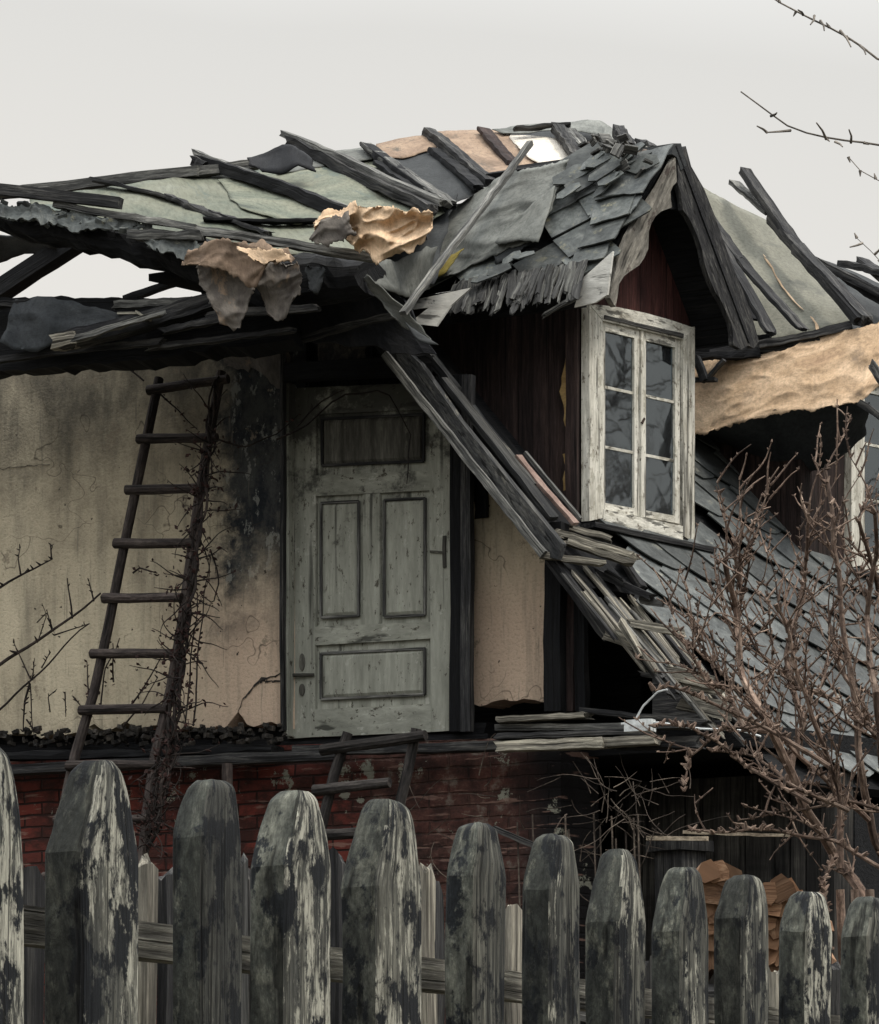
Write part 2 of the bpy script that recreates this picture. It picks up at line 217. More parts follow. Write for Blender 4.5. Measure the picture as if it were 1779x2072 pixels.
# ---------------------------------------------------------------- mesh builder
def nz3(p, s=1.0, seed=0.0): return noise.noise_vector(p * s + Vector((seed, seed * 1.7, -seed)))
def resample(pts, n):
    L = [0]
    for a, b in zip(pts, pts[1:]): L.append(L[-1] + (b - a).length)
    out = []; j = 0
    for i in range(n + 1):
        d = L[-1] * i / n
        while j < len(pts) - 2 and L[j + 1] < d: j += 1
        q = (d - L[j]) / max(1e-9, L[j + 1] - L[j]); out.append(pts[j].lerp(pts[j + 1], min(1, max(0, q))))
    return out
class MB:
    def __init__(s): s.v = []; s.f = []; s.g = []; s.t = []
    def add(s, vs, fs, gs, tone=None):
        o = len(s.v); tone = R.random() if tone is None else tone
        s.v += [Vector(x) for x in vs]; s.g += [tuple(x) for x in gs]
        for f in fs: s.f.append([o + i for i in f]); s.t.append(tone)
    def prism(s, pts, ext, org=None, ax=None, tone=None):
        """closed polygon pts (3-D) pushed along the vector ext; ax = grain direction"""
        n = len(pts); ax = (ax or (pts[1] - pts[0])).normalized(); e = ext.normalized(); ay = e.cross(ax).normalized()
        org = org or pts[0]; vs = list(pts) + [q + ext for q in pts]; r = R.random() * 9
        gs = [((q - org).dot(ax) + r, (q - org).dot(ay) + r, (q - org).dot(e)) for q in vs]
        s.add(vs, [list(range(n)), list(range(2 * n - 1, n - 1, -1))] + [[i, i + n, (i + 1) % n + n, (i + 1) % n] for i in range(n)], gs, tone)
    def beam(s, p, q, w, h, up=None, n=8, jit=.006, taper=1.0, rag=.0, tone=None, sag=0.0):
        d = (q - p); L = d.length; d.normalize(); up = up or (Z if abs(d.z) < .97 else U)
        sx = d.cross(up).normalized(); sy = sx.cross(d).normalized(); vs = []; gs = []; r = R.random() * 20; sd = R.random() * 30
        prof = [(-.5, -.5), (0, -.52), (.5, -.5), (.52, 0), (.5, .5), (0, .52), (-.5, .5), (-.52, 0)]
        for i in range(n + 1):
            k = i / n; c = p + d * (L * k) - Z * sag * 4 * k * (1 - k) + nz3(p + d * L * k, 1.3, sd) * jit * 2; sc_ = 1 + (taper - 1) * k
            for x, y in prof:
                o = sx * x * w * sc_ + sy * y * h * sc_; v = c + o; v += nz3(v, 14, sd) * jit
                if i in (0, n): v += d * (R.uniform(-rag, rag))
                vs.append(v); gs.append((L * k + r, x * w + r, y * h))
        fs = [[i * 8 + j, i * 8 + (j + 1) % 8, (i + 1) * 8 + (j + 1) % 8, (i + 1) * 8 + j] for i in range(n) for j in range(8)]
        fs += [list(range(7, -1, -1)), [n * 8 + j for j in range(8)]]; s.add(vs, fs, gs, tone)
    def tube(s, pts, r0, r1, sides=6, jit=0.0, tone=None):
        n = len(pts); vs = []; gs = []; L = 0; rr = R.random() * 20
        for i, c in enumerate(pts):
            d = (pts[min(i + 1, n - 1)] - pts[max(i - 1, 0)]).normalized(); sx = d.cross(Vector((.3, .9, .2))).normalized(); sy = d.cross(sx)
            if i: L += (c - pts[i - 1]).length
            r = r0 + (r1 - r0) * i / (n - 1)
            for j in range(sides):
                a = 2 * math.pi * j / sides; q = r * (1 + (R.uniform(-jit, jit) if jit else 0)); o = sx * math.cos(a) * q + sy * math.sin(a) * q
                vs.append(c + o); gs.append((L + rr, math.cos(a) * r + rr, math.sin(a) * r))
        fs = [[i * sides + j, i * sides + (j + 1) % sides, (i + 1) * sides + (j + 1) % sides, (i + 1) * sides + j] for i in range(n - 1) for j in range(sides)]
        fs += [list(range(sides - 1, -1, -1)), [(n - 1) * sides + j for j in range(sides)]]; s.add(vs, fs, gs, tone)
    def grid(s, rows, thick, tone=None, ax=None):
        """closed slab whose front face is the grid rows"""
        m, n = len(rows), len(rows[0]); r = R.random() * 9; F = []; B = []
        def gp(i, j): return rows[min(max(i, 0), m - 1)][min(max(j, 0), n - 1)]
        for i in range(m):
            for j in range(n):
                nn = (gp(i, j + 1) - gp(i, j - 1)).cross(gp(i + 1, j) - gp(i - 1, j))
                nn = nn.normalized() if nn.length > 1e-9 else Vector((0, -1, 0))
                if nn.dot(C0 - rows[i][j]) < 0: nn = -nn
                F.append(rows[i][j]); B.append(rows[i][j] - nn * thick)
        G = []; su = [0]
        for j in range(1, n): su.append(su[-1] + (rows[0][j] - rows[0][j - 1]).length)
        for i in range(m):
            tv = sum((rows[q][0] - rows[q - 1][0]).length for q in range(1, i + 1))
            G += [(su[j] + r, tv + r, 0) for j in range(n)]
        q = m * n; id_ = lambda i, j: i * n + j; fs = []
        for i in range(m - 1):
            for j in range(n - 1):
                a, b_, c, d = id_(i, j), id_(i, j + 1), id_(i + 1, j + 1), id_(i + 1, j); fs.append([a, b_, c, d]); fs.append([d + q, c + q, b_ + q, a + q])
        rim = [id_(0, j) for j in range(n)] + [id_(i, n - 1) for i in range(1, m)] + [id_(m - 1, j) for j in range(n - 2, -1, -1)] + [id_(i, 0) for i in range(m - 2, 0, -1)]
        for a, b_ in zip(rim, rim[1:] + rim[:1]): fs.append([b_, a, a + q, b_ + q])
        s.add(F + B, fs, G + G, tone)
    def loft(s, top, bot, nu=24, nv=10, amp=.02, fr=3, thick=.004, rag=0.0, sag=0.0, ridges=0.0, tone=None, rf=.55):
        a, b_ = resample(top, nu), resample(bot, nu); sd = R.random() * 40; rows = []
        for i in range(nv + 1):
            kq = i / nv; row = []
            for j in range(nu + 1):
                c = a[j].lerp(b_[j], kq); dn = (a[j] - b_[j]); e = max(abs(kq - .5) * 2, 0)
                o = nz3(c, fr, sd) * amp + nz3(c, fr * 3.1, sd) * amp * .45
                if ridges: o += (C0 - c).normalized() * ridges * (.45 * max(0, 1 - abs(noise.noise(Vector((c.x * 3 + c.z * 2, c.z * 6 - c.x * 2, sd)) * rf) * 2.6)) ** 1.6 + .16 * max(0, 1 - abs(noise.noise(Vector((c.x * 6 + c.z * 3, c.z * 11 - c.x * 5, sd + 5)) * rf * 1.3) * 3)) ** 1.6 - .2)
                if rag and i in (0, nv): o += dn.normalized() * rag * (R.uniform(-.45, .45) + 2.2 * noise.noise(c * 9 + Vector((sd, 0, 0))) + 1.4 * noise.noise(c * 24 + Vector((0, sd, 0))))
                if rag and j in (0, nu): o += (a[1] - a[0]).normalized() * rag * (R.uniform(-.4, .4) + 2.4 * noise.noise(c * 10 + Vector((0, 0, sd))))
                row.append(c + o - Z * sag * 4 * kq * (1 - kq))
            rows.append(row)
        s.grid(rows, thick, tone)
REG = {}
def obj(name, mb, mat, parent=None, smooth=False, label=None):
    me = bpy.data.meshes.new(name); lo = Vector((min(v[i] for v in mb.v) for i in range(3))); hi = Vector((max(v[i] for v in mb.v) for i in range(3)))
    c = (lo + hi) / 2
    if not parent: c.z = lo.z
    me.from_pydata([v - c for v in mb.v], [], mb.f)
    me.attributes.new('gc', 'FLOAT_VECTOR', 'POINT').data.foreach_set('vector', [x for g_ in mb.g for x in g_])
    me.attributes.new('tone', 'FLOAT', 'FACE').data.foreach_set('value', mb.t)
    bm = bmesh.new(); bm.from_mesh(me); bmesh.ops.recalc_face_normals(bm, faces=bm.faces); bm.to_mesh(me); bm.free()
    me.polygons.foreach_set('use_smooth', [smooth] * len(me.polygons)); me.materials.append(MATS[mat]); me.update()
    o = bpy.data.objects.new(name, me); sc.collection.objects.link(o); REG[o.name] = c
    if parent: o.parent = parent; o.location = c - REG[parent.name]
    else: o.location = c
    if label: o['label'] = label
    return o
def tag(o, label, cat, group=None, kind=None):
    if label: o['label'] = label
    if cat: o['category'] = cat
    if group: o['group'] = group
    if kind: o['kind'] = kind
    return o
def thing(name, loc, label, cat, group=None):
    o = bpy.data.objects.new(name, None); sc.collection.objects.link(o); o.location = loc; REG[o.name] = Vector(loc); o.empty_display_size = .2
    return tag(o, label, cat, group)
def one(name, mat, fn, parent=None, smooth=False, label=None):
    mb = MB(); fn(mb); return obj(name, mb, mat, parent, smooth, label)
def HP(l): return [H(*q) for q in l]
exec_parts = []
# ---------------------------------------------------------------- ground
mb = MB(); g = 60
rows = []
for i in range(g + 1):
    row = []
    for j in range(g + 1):
        x = (j / g - .5); y = (i / g - .5); x = math.copysign(abs(2 * x) ** 3, x) * 600; y = 14 + math.copysign(abs(2 * y) ** 3, y) * 600
        row.append(Vector((x, y, .06 * noise.noise(Vector((x * .5, y * .5, 0))))))
    rows.append(row)
vs = [v for r_ in rows for v in r_]
mb.add(vs, [[i * (g + 1) + j, i * (g + 1) + j + 1, (i + 1) * (g + 1) + j + 1, (i + 1) * (g + 1) + j] for i in range(g) for j in range(g)], [(v.x, v.y, 0) for v in vs], .5)
tag(obj('ground', mb, 'earth'), 'dark bare earth ground under the house and fence', None, kind='structure')
# ---------------------------------------------------------------- the house
house = thing('ruined_house', AB(-.5, 1.5, 0), 'half collapsed house with cream gable, slate roof and torn roofing felt', 'house')
def wallpoly(pts, b, th, tone=.5):
    mb = MB(); P = HP([(x, y, b) for x, y in pts]); n = len(P); Q = [q + V * th for q in P]
    gs = [(inv(q - O)[0], q.z, inv(q - O)[1]) for q in P + Q]
    mb.add(P + Q, [list(range(n)), list(range(2 * n - 1, n - 1, -1))] + [[i, i + n, (i + 1) % n + n, (i + 1) % n] for i in range(n)], gs, tone); return mb
def jag(x0, x1, y0, y1, st=14, am=7):
    n = max(2, int(abs(x1 - x0) / st)); o = []
    for i in range(n + 1):
        k_ = i / n; x = x0 + (x1 - x0) * k_; o.append((x + R.uniform(-3, 3) * (0 < i < n), y0 + (y1 - y0) * k_ + am * 2 * noise.noise(Vector((x * .03, y0 * .1, 1))) + R.uniform(-am, am) * .5))
    return o
gw = [(-420, 770), (-40, 728), (300, 700), (440, 690), (581, 680), (581, 1467)] + jag(581, 500, 1467, 1470) + [(492, 1452), (482, 1440), (470, 1455)] + jag(455, 380, 1470, 1480) + jag(380, 180, 1478, 1468, 12, 10) + jag(180, -30, 1475, 1492) + [(-420, 1520)]
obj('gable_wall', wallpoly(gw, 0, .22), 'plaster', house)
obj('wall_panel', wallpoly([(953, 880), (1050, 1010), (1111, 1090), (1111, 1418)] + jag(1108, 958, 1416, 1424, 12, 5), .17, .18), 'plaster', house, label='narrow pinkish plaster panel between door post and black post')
mb = MB()
for q in ([(480, 1440), (495, 1412), (515, 1385), (535, 1370), (575, 1362)], [(535, 1370), (528, 1378), (560, 1378), (578, 1372)], [(100, 940), (60, 942), (0, 950)]):
    p3 = resample([H(x, y, -.002) for x, y in q], 14); p3 = [v + Vector((R.uniform(-1, 1), 0, R.uniform(-1, 1))) * .008 for v in p3]; wd = .02 if q[0][0] > 400 else .004
    for a, b2 in zip(p3, p3[1:]): w_ = R.uniform(.3, 1) * wd; mb.prism([a, b2, b2 - Z * w_ * .7, a - Z * w_], V * -.003)
obj('plaster_crack', mb, 'dark_rubble', house)
# deep backing behind openings (real inner walls of the attic)
def abbox(mb, a0, a1, b0, b1, z0, z1, tone=.5):
    P = [AB(a, b_, z) for z in (z0, z1) for a, b_ in ((a0, b0), (a1, b0), (a1, b1), (a0, b1))]
    gs = [(inv(q - O)[0] + inv(q - O)[1], q.z, inv(q - O)[1]) for q in P]
    mb.add(P, [[3, 2, 1, 0], [4, 5, 6, 7], [0, 1, 5, 4], [1, 2, 6, 5], [2, 3, 7, 6], [3, 0, 4, 7]], gs, tone)
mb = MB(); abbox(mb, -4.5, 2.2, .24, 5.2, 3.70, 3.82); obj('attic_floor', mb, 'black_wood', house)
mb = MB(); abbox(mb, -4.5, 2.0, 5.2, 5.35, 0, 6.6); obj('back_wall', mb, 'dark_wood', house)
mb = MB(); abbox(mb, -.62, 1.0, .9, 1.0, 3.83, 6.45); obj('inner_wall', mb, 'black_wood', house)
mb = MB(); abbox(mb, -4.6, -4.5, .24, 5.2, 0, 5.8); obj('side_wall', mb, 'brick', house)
# brick storey below
bw = wallpoly([(-420, 1540), (1135, 1490), (1135, 2200), (-420, 2200)], .02, .3); P = bw.v
for i_ in (2, 3, 6, 7): bw.v[i_].z = 0
bw.g = [(inv(q - O)[0], q.z, inv(q - O)[1]) for q in bw.v]; obj('brick_wall', bw, 'brick', house)
mb = MB()
for i in range(15): abbox(mb, .95 + i * .09, .95 + i * .09 + R.uniform(.075, .088), .74 + R.uniform(0, .02), .9, 0, 3.6, R.random())
obj('shed_wall', mb, 'shed_wood', house)
mb = MB(); abbox(mb, 2.2, 2.3, .9, 5.2, 0, 3.4); obj('right_wall', mb, 'black_wood', house)
# ledge beams
def B(name, mat, p, q, w, h, label=None, parent=house, **k):
    mb = MB(); mb.beam(p, q, w, h, **k); return obj(name, mb, mat, parent, label=label)
B('sill_beam', 'black_wood', H(-300, 1532, .23), H(1010, 1506, .23), .30, .085, n=30, jit=.012)
B('sill_beam', 'black_wood', H(-300, 1540, -.1), H(560, 1516, -.1), .14, .045, n=20, jit=.016)
B('sill_beam', 'black_wood', H(-300, 1516, .26), H(1010, 1490, .26), .30, .15, n=30, jit=.02)
B('ledge_board', 'dark_wood', H(-300, 1573, -.16), H(690, 1528, -.16), .12, .055, n=20, jit=.008, tone=1.0, label='grey ledge board along the foot of the plaster')
B('ledge_board', 'dark_wood', H(600, 1520, -.12), H(1110, 1503, -.12), .1, .05, n=12, jit=.008)
mb = MB()
for i in range(240):      # crumbled clay along the ledge
    x = R.uniform(-20, 575); r_ = R.uniform(.006, .034); c = H(x, 1486 - .02 * x + R.uniform(-8, 26), -.06 - R.uniform(0, .07))
    mb.beam(c, c + Vector((R.uniform(-1, 1), R.uniform(-1, 1), R.uniform(-.4, .4))) * r_ * 1.6, r_, r_ * .8, n=2, jit=.01)
tag(obj('rubble', mb, 'dark_rubble', house), None, None, kind='stuff')
# weathered plank stack right of the door
for i, (x0, y0, x1, y1, hh, bb, mt, tn) in enumerate([(1010, 1455, 1190, 1448, .03, -.20, 'silver_wood', .3), (1012, 1475, 1400, 1470, .035, -.16, 'grey_wood', .4), (1010, 1490, 1330, 1482, .03, -.2, 'dark_wood', .9), (1010, 1511, 1225, 1502, .055, -.23, 'silver_wood', .7), (1130, 1506, 1330, 1497, .05, -.21, 'silver_wood', .3), (1250, 1505, 1420, 1502, .06, -.1, 'dark_wood', .5), (1180, 1440, 1430, 1462, .03, -.05, 'dark_wood', .5)]):
    B('plank', mt, H(x0, y0, bb), H(x1, y1, bb), .10, hh, n=14, jit=.006, rag=.02, tone=tn)
# door
def door():
    DB = .06
    def q(x, y, b=DB): return H(x, y, b)
    def lx(x, y): return x
    def poly(mb, pts, b, th, ax=Z, tone=.5): mb.prism([q(x, y, b) for x, y in pts], V * th, ax=ax, tone=tone)
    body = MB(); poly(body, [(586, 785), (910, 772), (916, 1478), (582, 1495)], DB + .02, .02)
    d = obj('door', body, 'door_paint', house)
    fr = [([(585, 786), (640, 784), (637, 1491), (582, 1495)], .4), ([(868, 775), (912, 772), (916, 1478), (872, 1481)], .6),
          ([(640.3, 784), (867.7, 775), (868.6, 828), (639.8, 838)], .4), ([(639, 962), (868.8, 952), (869.4, 992), (638.6, 1004)], .5),
          ([(735, 1000), (768, 998), (768, 1262), (735, 1264)], .5), ([(637.4, 1268), (871.3, 1258), (871.5, 1292), (637.2, 1306)], .6), ([(637.1, 1436), (871.7, 1424), (871.9, 1481), (636.9, 1491.4)], .6)]
    for pts, tn in fr:
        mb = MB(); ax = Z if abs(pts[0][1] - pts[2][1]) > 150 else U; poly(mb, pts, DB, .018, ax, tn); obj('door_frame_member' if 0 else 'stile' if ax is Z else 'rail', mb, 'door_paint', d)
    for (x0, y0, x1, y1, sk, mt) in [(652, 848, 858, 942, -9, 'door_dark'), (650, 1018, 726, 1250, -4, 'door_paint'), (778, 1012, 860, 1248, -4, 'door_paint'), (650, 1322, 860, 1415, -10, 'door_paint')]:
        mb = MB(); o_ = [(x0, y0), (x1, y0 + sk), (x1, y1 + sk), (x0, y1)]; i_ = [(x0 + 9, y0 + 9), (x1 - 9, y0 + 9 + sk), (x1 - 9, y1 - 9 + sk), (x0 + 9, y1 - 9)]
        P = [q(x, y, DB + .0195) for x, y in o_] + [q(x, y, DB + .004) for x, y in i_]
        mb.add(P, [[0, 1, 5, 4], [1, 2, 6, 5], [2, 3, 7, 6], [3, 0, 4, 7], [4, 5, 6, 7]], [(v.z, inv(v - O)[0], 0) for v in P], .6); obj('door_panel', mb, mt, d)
        mb = MB()
        for a, b_ in zip(o_, o_[1:] + o_[:1]): mb.beam(q(*a, DB + .008), q(*b_, DB + .008), .014, .014, n=2, jit=.001)
        obj('moulding', mb, 'dark_wood' if mt == 'door_dark' else 'grey_wood', d)
    for y in (1340, 1396):
        mb = MB(); c = q(612, y, DB - .002); pts = []
        for i in range(12):
            a = i * math.pi / 6; pts.append(c + U * .018 * math.cos(a) + Z * (.05 if y == 1340 else .035) * math.sin(a))
        mb.prism(pts, V * -.006); obj('lock_plate', mb, 'door_dark', d)
    mb = MB(); mb.tube([q(580, 1366, DB - .012), q(600, 1366, DB - .02), q(635, 1365, DB - .012)], .011, .009); obj('latch', mb, 'door_dark', d)
    mb = MB(); mb.beam(q(899, 1085, DB - .006), q(899, 1150, DB - .006), .012, .02, up=U, n=3, jit=.004); mb.beam(q(870, 1118, DB - .006), q(897, 1118, DB - .006), .01, .012, n=2); obj('hinge', mb, 'door_dark', d)
door()
fr_ = MB(); fr_.beam(H(579, 690, .0), H(578, 1480, .0), .10, .022, up=U, n=14, jit=.004); obj('door_post', fr_, 'dark_wood', house)
B('door_jamb', 'door_paint', H(588, 778, .03), H(586, 1490, .03), .08, .028, up=U, n=14, jit=.003)
B('door_post', 'dark_wood', H(948, 760, -.02), H(945, 1480, -.02), .05, .06, up=U, n=14, jit=.004, tone=.9)
B('door_post', 'black_wood', H(930, 760, .06), H(929, 1480, .06), .05, .10, up=U, n=6)
B('lintel', 'black_wood', H(578, 755, -.01), H(880, 740, -.01), .08, .10, n=12, jit=.006)
B('wall_post', 'black_wood', H(1126, 1060, -.0), H(1124, 1440, 0), .1, .1, up=U, n=8)
B('wall_post', 'brown_wood', H(1155, 1120, .06), H(1154, 1440, .06), .06, .065, up=U, n=8, jit=.004, tone=1)
B('wall_post', 'black_wood', H(1178, 1130, .06), H(1178, 1440, .06), .06, .06, up=U, n=8)
# dark boarding in the gable head behind the door top
mb = MB(); xs = [555 + i * 26 for i in range(17)]
for i, x in enumerate(xs):
    yb = 775 if x < 800 else 775 + (x - 800) * 1.25
    yt = 575 + R.uniform(-8, 8) if x < 780 else 640 + (x - 780) * 1.25
    mb.beam(H(x, yt, .17 + R.uniform(-.01, .01)), H(x + 2, yb + 60, .17), .11, .02, up=V, n=5, jit=.006)
obj('gable_boarding', mb, 'black_wood', house)
mb = MB(); mb.loft(HP([(640, 665, -.02), (700, 655, -.02), (745, 668, -.02)]), HP([(640, 740, -.02), (700, 735, -.02), (740, 722, -.02)]), 10, 6, .015, 5, .004, .02); obj('plaster_patch', mb, 'dark_rubble', house)
mb = MB(); mb.loft(HP([(440, 704, -.015), (520, 690, -.02), (583, 686, -.02)]), HP([(462, 742, -.01), (520, 748, -.01), (572, 790, -.01)]), 16, 8, .008, 6, .006, .025); obj('plaster_patch', mb, 'rag', house)
# wall plate and collapsed eave over the cream wall (the hip hangs well out in front of the wall)
H0 = H
def H(px, py, b=0.0): return H0(px, py, b - .55)
mb = MB(); mb.loft(HP([(-300, 640, -.35), (0, 603, -.35), (250, 604, -.3), (430, 602, -.25), (560, 560, -.2)]), HP([(-300, 800, -.34), (0, 752, -.34), (300, 724, -.34), (450, 703, -.32), (590, 686, -.28)]), 60, 10, .009, 5, .15, .01); obj('wall_plate', mb, 'black_wood', house, label='charred wall plate over the cream wall')
mb = MB(); mb.loft(HP([(28, 607, -.45), (100, 604, -.46), (163, 613, -.45), (236, 634, -.42), (243, 640, -.4)]), HP([(6, 690, -.5), (30, 712, -.5), (118, 700, -.48), (180, 668, -.45), (238, 652, -.4)]), 22, 10, .02, 4, .004, .006, ridges=.09, rf=.8); obj('roofing_felt', mb, 'slate_felt', house, True, label='grey felt rag drooping over the wall plate')
B('broken_plank', 'dark_wood', H(122, 694, -.55), H(440, 606, -.38), .10, .09, n=14, jit=.012, rag=.03, tone=1)
B('broken_plank', 'silver_wood', H(120, 692, -.56), H(158, 684, -.55), .09, .075, n=4, jit=.012, rag=.03)
B('broken_plank', 'grey_wood', H(150, 688, -.60), H(330, 632, -.52), .04, .03, n=8, jit=.012, rag=.03)
B('broken_plank', 'silver_wood', H(240, 634, -.5), H(283, 634, -.5), .02, .012, n=3, jit=.003)
B('broken_plank', 'silver_wood', H(278, 632, -.5), H(306, 648, -.5), .04, .014, n=3, jit=.003)
for x0, y0, x1, y1, b_, mt_ in [(-60, 735, 330, 688, -.42, 'dark_wood'), (300, 706, 590, 668, -.40, 'dark_wood'), (230, 618, 430, 612, -.42, 'grey_wood'), (-60, 622, 60, 612, -.42, 'dark_wood'), (420, 640, 640, 622, -.45, 'dark_wood'), (330, 668, 470, 640, -.46, 'dark_wood'), (560, 700, 800, 640, -.1, 'dark_wood')]:
    B('broken_lath', mt_, H(x0, y0, b_), H(x1, y1, b_), .04, R.uniform(.02, .045), n=14, jit=.01, rag=.03, tone=R.uniform(.3, 1))
# charred log that was the hip eave
mb = MB(); pt = HP([(-120, 415, -.5), (0, 425, -.5), (130, 430, -.5), (280, 462, -.48), (400, 484, -.45), (600, 508, -.42), (745, 530, -.4)])
pb = HP([(-120, 440, -.45), (0, 470, -.45), (60, 492, -.45), (170, 507, -.43), (300, 540, -.4), (390, 566, -.38), (560, 640, -.3), (760, 600, -.3)])
a, b_ = resample(pt, 60), resample(pb, 60); rows = []; ring = []
vs = []; gs = []
for i in range(61):
    c = (a[i] + b_[i]) / 2; hh = (a[i] - b_[i]).length / 2; 
    for j in range(12):
        an = j * math.pi / 6; v = c + Z * hh * math.cos(an) + (-V) * .11 * math.sin(an); v += nz3(v, 9, 3) * .022 + nz3(v, 25, 5) * .012; vs.append(v); gs.append((i * .07, j * .05, 0))
mb.add(vs, [[i * 12 + j, i * 12 + (j + 1) % 12, (i + 1) * 12 + (j + 1) % 12, (i + 1) * 12 + j] for i in range(60) for j in range(12)] + [list(range(11, -1, -1)), [720 + j for j in range(12)]], gs, .5)
obj('eave_beam', mb, 'black_wood', house, label='charred sagging eave beam above the open rafters')
mb = MB()
mb.loft(HP([(-60, 405, -.62), (60, 415, -.62), (150, 425, -.6), (300, 452, -.58)]), HP([(-60, 440, -.66), (60, 448, -.66), (150, 462, -.64), (300, 482, -.6)]), 90, 10, .035, 7, .012, .02, 0, .03)
mb.loft(HP([(290, 470, -.6), (400, 488, -.6), (470, 500, -.58)]), HP([(300, 495, -.62), (380, 520, -.62), (440, 520, -.6)]), 40, 6, .03, 7, .012, .02)
for i in range(45):     # crust of broken slate and char on the log
    x = R.uniform(-20, 300); y = 418 + .16 * x + R.uniform(-14, 26) * (1 - x / 420); c = H(x, y, -.6 + R.uniform(-.02, .06)); s_ = R.uniform(.012, .04)
    d1 = Vector((R.uniform(.4, 1), R.uniform(-.4, .4), R.uniform(-.6, .3))).normalized() * s_ * R.uniform(1, 2.6); mb.beam(c, c + d1, s_ * 1.1, s_ * .5, n=2, jit=.008, up=Vector((R.random(), R.random(), R.random())))
tag(obj('char_crust', mb, 'moss_slate', house), None, None, kind='stuff')
B('batten', 'grey_wood', H(110, 416, -.6), H(400, 465, -.55), .05, .035, n=12, jit=.008)
B('batten', 'grey_wood', H(390, 464, -.55), H(760, 524, -.5), .06, .045, n=14, jit=.01)
B('batten', 'grey_wood', H(270, 470, -.58), H(420, 482, -.55), .08, .05, n=6, jit=.02, rag=.02)
B('board', 'dark_wood', H(-120, 370, -.62), H(245, 412, -.6), .05, .06, n=10, jit=.004, label='dark flat board lying over the left roof edge', tone=.8)
B('ridge_pole', 'grey_wood', H(-200, 415, .5), H(405, 348, .7), .06, .045, n=14, jit=.01, taper=1.4)
B('ridge_pole', 'grey_wood', H(395, 350, .7), H(520, 335, .85), .06, .05, n=8, jit=.012)
# green felt surface of the hip
def hb(x, y):    # depth on the sunken hip plane
    return -.42 + max(0, (y0_(x) - y)) * .0088
def y0_(x): return 425 + .155 * x
def F(l, off=0): return [H(x, y, hb(x, y) - off) for x, y in l]
def felt(mat, top, bot, off, label=None, nu=30, nv=10, amp=.02, thick=.004, rag=.008, ridges=.02, fr=2.5, tone=None, name='roofing_felt'):
    mb = MB(); mb.loft(F(top, off), F(bot, off), nu, nv, amp, fr, thick, rag, 0, ridges, tone); return obj(name, mb, mat, house, True, label)
felt('green_felt', [(60, 402), (200, 380), (400, 353), (505, 345), (560, 335), (650, 320), (740, 302), (800, 290)], [(60, 430), (200, 455), (330, 475), (450, 488), (600, 512), (720, 524), (760, 500), (900, 430)], 0, 'pale green roofing felt over the sunken left roof', 60, 16, .02, ridges=.05)
felt('green_felt', [(440, 365), (560, 345), (660, 330), (700, 345)], [(480, 420), (600, 455), (690, 440), (800, 425)], .05, None, 30, 10, .015)
felt('grey_felt', [(560, 330), (672, 304), (738, 297), (800, 290)], [(560, 352), (672, 330), (750, 320), (830, 318)], .08, None, 20, 6, .01)
felt('dark_felt', [(795, 322), (877, 300), (905, 305)], [(838, 405), (900, 420), (975, 385)], .10, 'dark grey felt panel between two leaning rafters', 18, 12, .012)
felt('green_felt', [(735, 333), (785, 328)], [(800, 388), (860, 392)], .08, None, 10, 10, .01)
felt('brown_felt', [(760, 291), (815, 282), (868, 274), (880, 278)], [(765, 318), (815, 322), (877, 303), (890, 296)], .12, None, 14, 6, .01)
felt('brown_felt', [(878, 268), (950, 262), (1018, 261), (1050, 285)], [(925, 330), (985, 368), (1060, 372), (1100, 342)], .12, 'tan felt panel near the roof crest', 26, 14, .015)
felt('pale_sheet', [(1030, 272), (1080, 274), (1127, 280), (1165, 318)], [(1066, 316), (1100, 335), (1150, 332), (1170, 320)], .16, 'pale translucent sheet showing at the crest', 14, 8, .004, name='roof_sheet')
felt('dark_felt', [(1000, 265), (1100, 255), (1180, 250), (1300, 300)], [(1020, 340), (1120, 350), (1200, 350), (1320, 340)], -.1, None, 20, 8, .01)
felt('grey_felt', [(1000, 262), (1090, 250), (1180, 242), (1215, 245), (1262, 275)], [(1020, 272), (1100, 264), (1180, 268), (1210, 275), (1250, 300)], .2, None, 26, 6, .02, name='ridge_capping')
mb = MB(); mb.loft(HP([(506, 311, .75), (560, 298, .8), (589, 290, .8), (631, 325, .85)]), HP([(508, 330, .7), (545, 346, .65), (600, 338, .7), (640, 345, .8)]), 16, 6, .03, 5, .01, .01); obj('roofing_felt', mb, 'black_felt', house, True, label='black felt fold standing up on the left roof crest')
def raft(x0, y0, x1, y1, w, off, mat='dark_wood', tn=None, nm='rafter', d0=None, d1=None, rag=.022, n=18, jit=.010, h=None):
    p = H(x0, y0, (hb(x0, y0) if d0 is None else d0) - off); q = H(x1, y1, (hb(x1, y1) if d1 is None else d1) - off)
    return B(nm, mat, p, q, .07, h or w / 365., n=n, jit=jit, rag=rag, tone=tn)
raft(190, 367, 350, 398, 7, .08, 'dark_wood', .9, 'batten'); raft(340, 397, 450, 443, 11, .08, 'dark_wood', .5, 'batten', jit=.014); raft(430, 430, 545, 470, 8, .1, 'dark_wood', .9, 'batten', jit=.012)
raft(398, 310, 707, 424, 10, .2, 'grey_wood', .8, 'batten'); raft(400, 324, 720, 438, 24, .14, 'black_wood', .7)
raft(395, 322, 420, 332, 20, .16, 'dark_wood', .8, 'batten', n=4, jit=.02, rag=.03)
raft(577, 270, 900, 412, 13, .22, 'grey_wood', .5, 'batten'); raft(590, 288, 875, 425, 22, .15, 'dark_wood', .4, jit=.013)
raft(738, 291, 912, 412, 9, .2, 'grey_wood', .5, 'batten'); raft(742, 300, 912, 418, 14, .15, 'black_wood', .9); raft(768, 330, 895, 416, 9, .15, 'black_wood', .7, 'batten')
raft(866, 266, 992, 370, 19, .2, 'dark_wood', .6); raft(880, 300, 970, 382, 12, .2, 'black_wood', .9, 'batten'); raft(978, 264, 1036, 328, 10, .16, 'brown_wood', .8, 'batten')
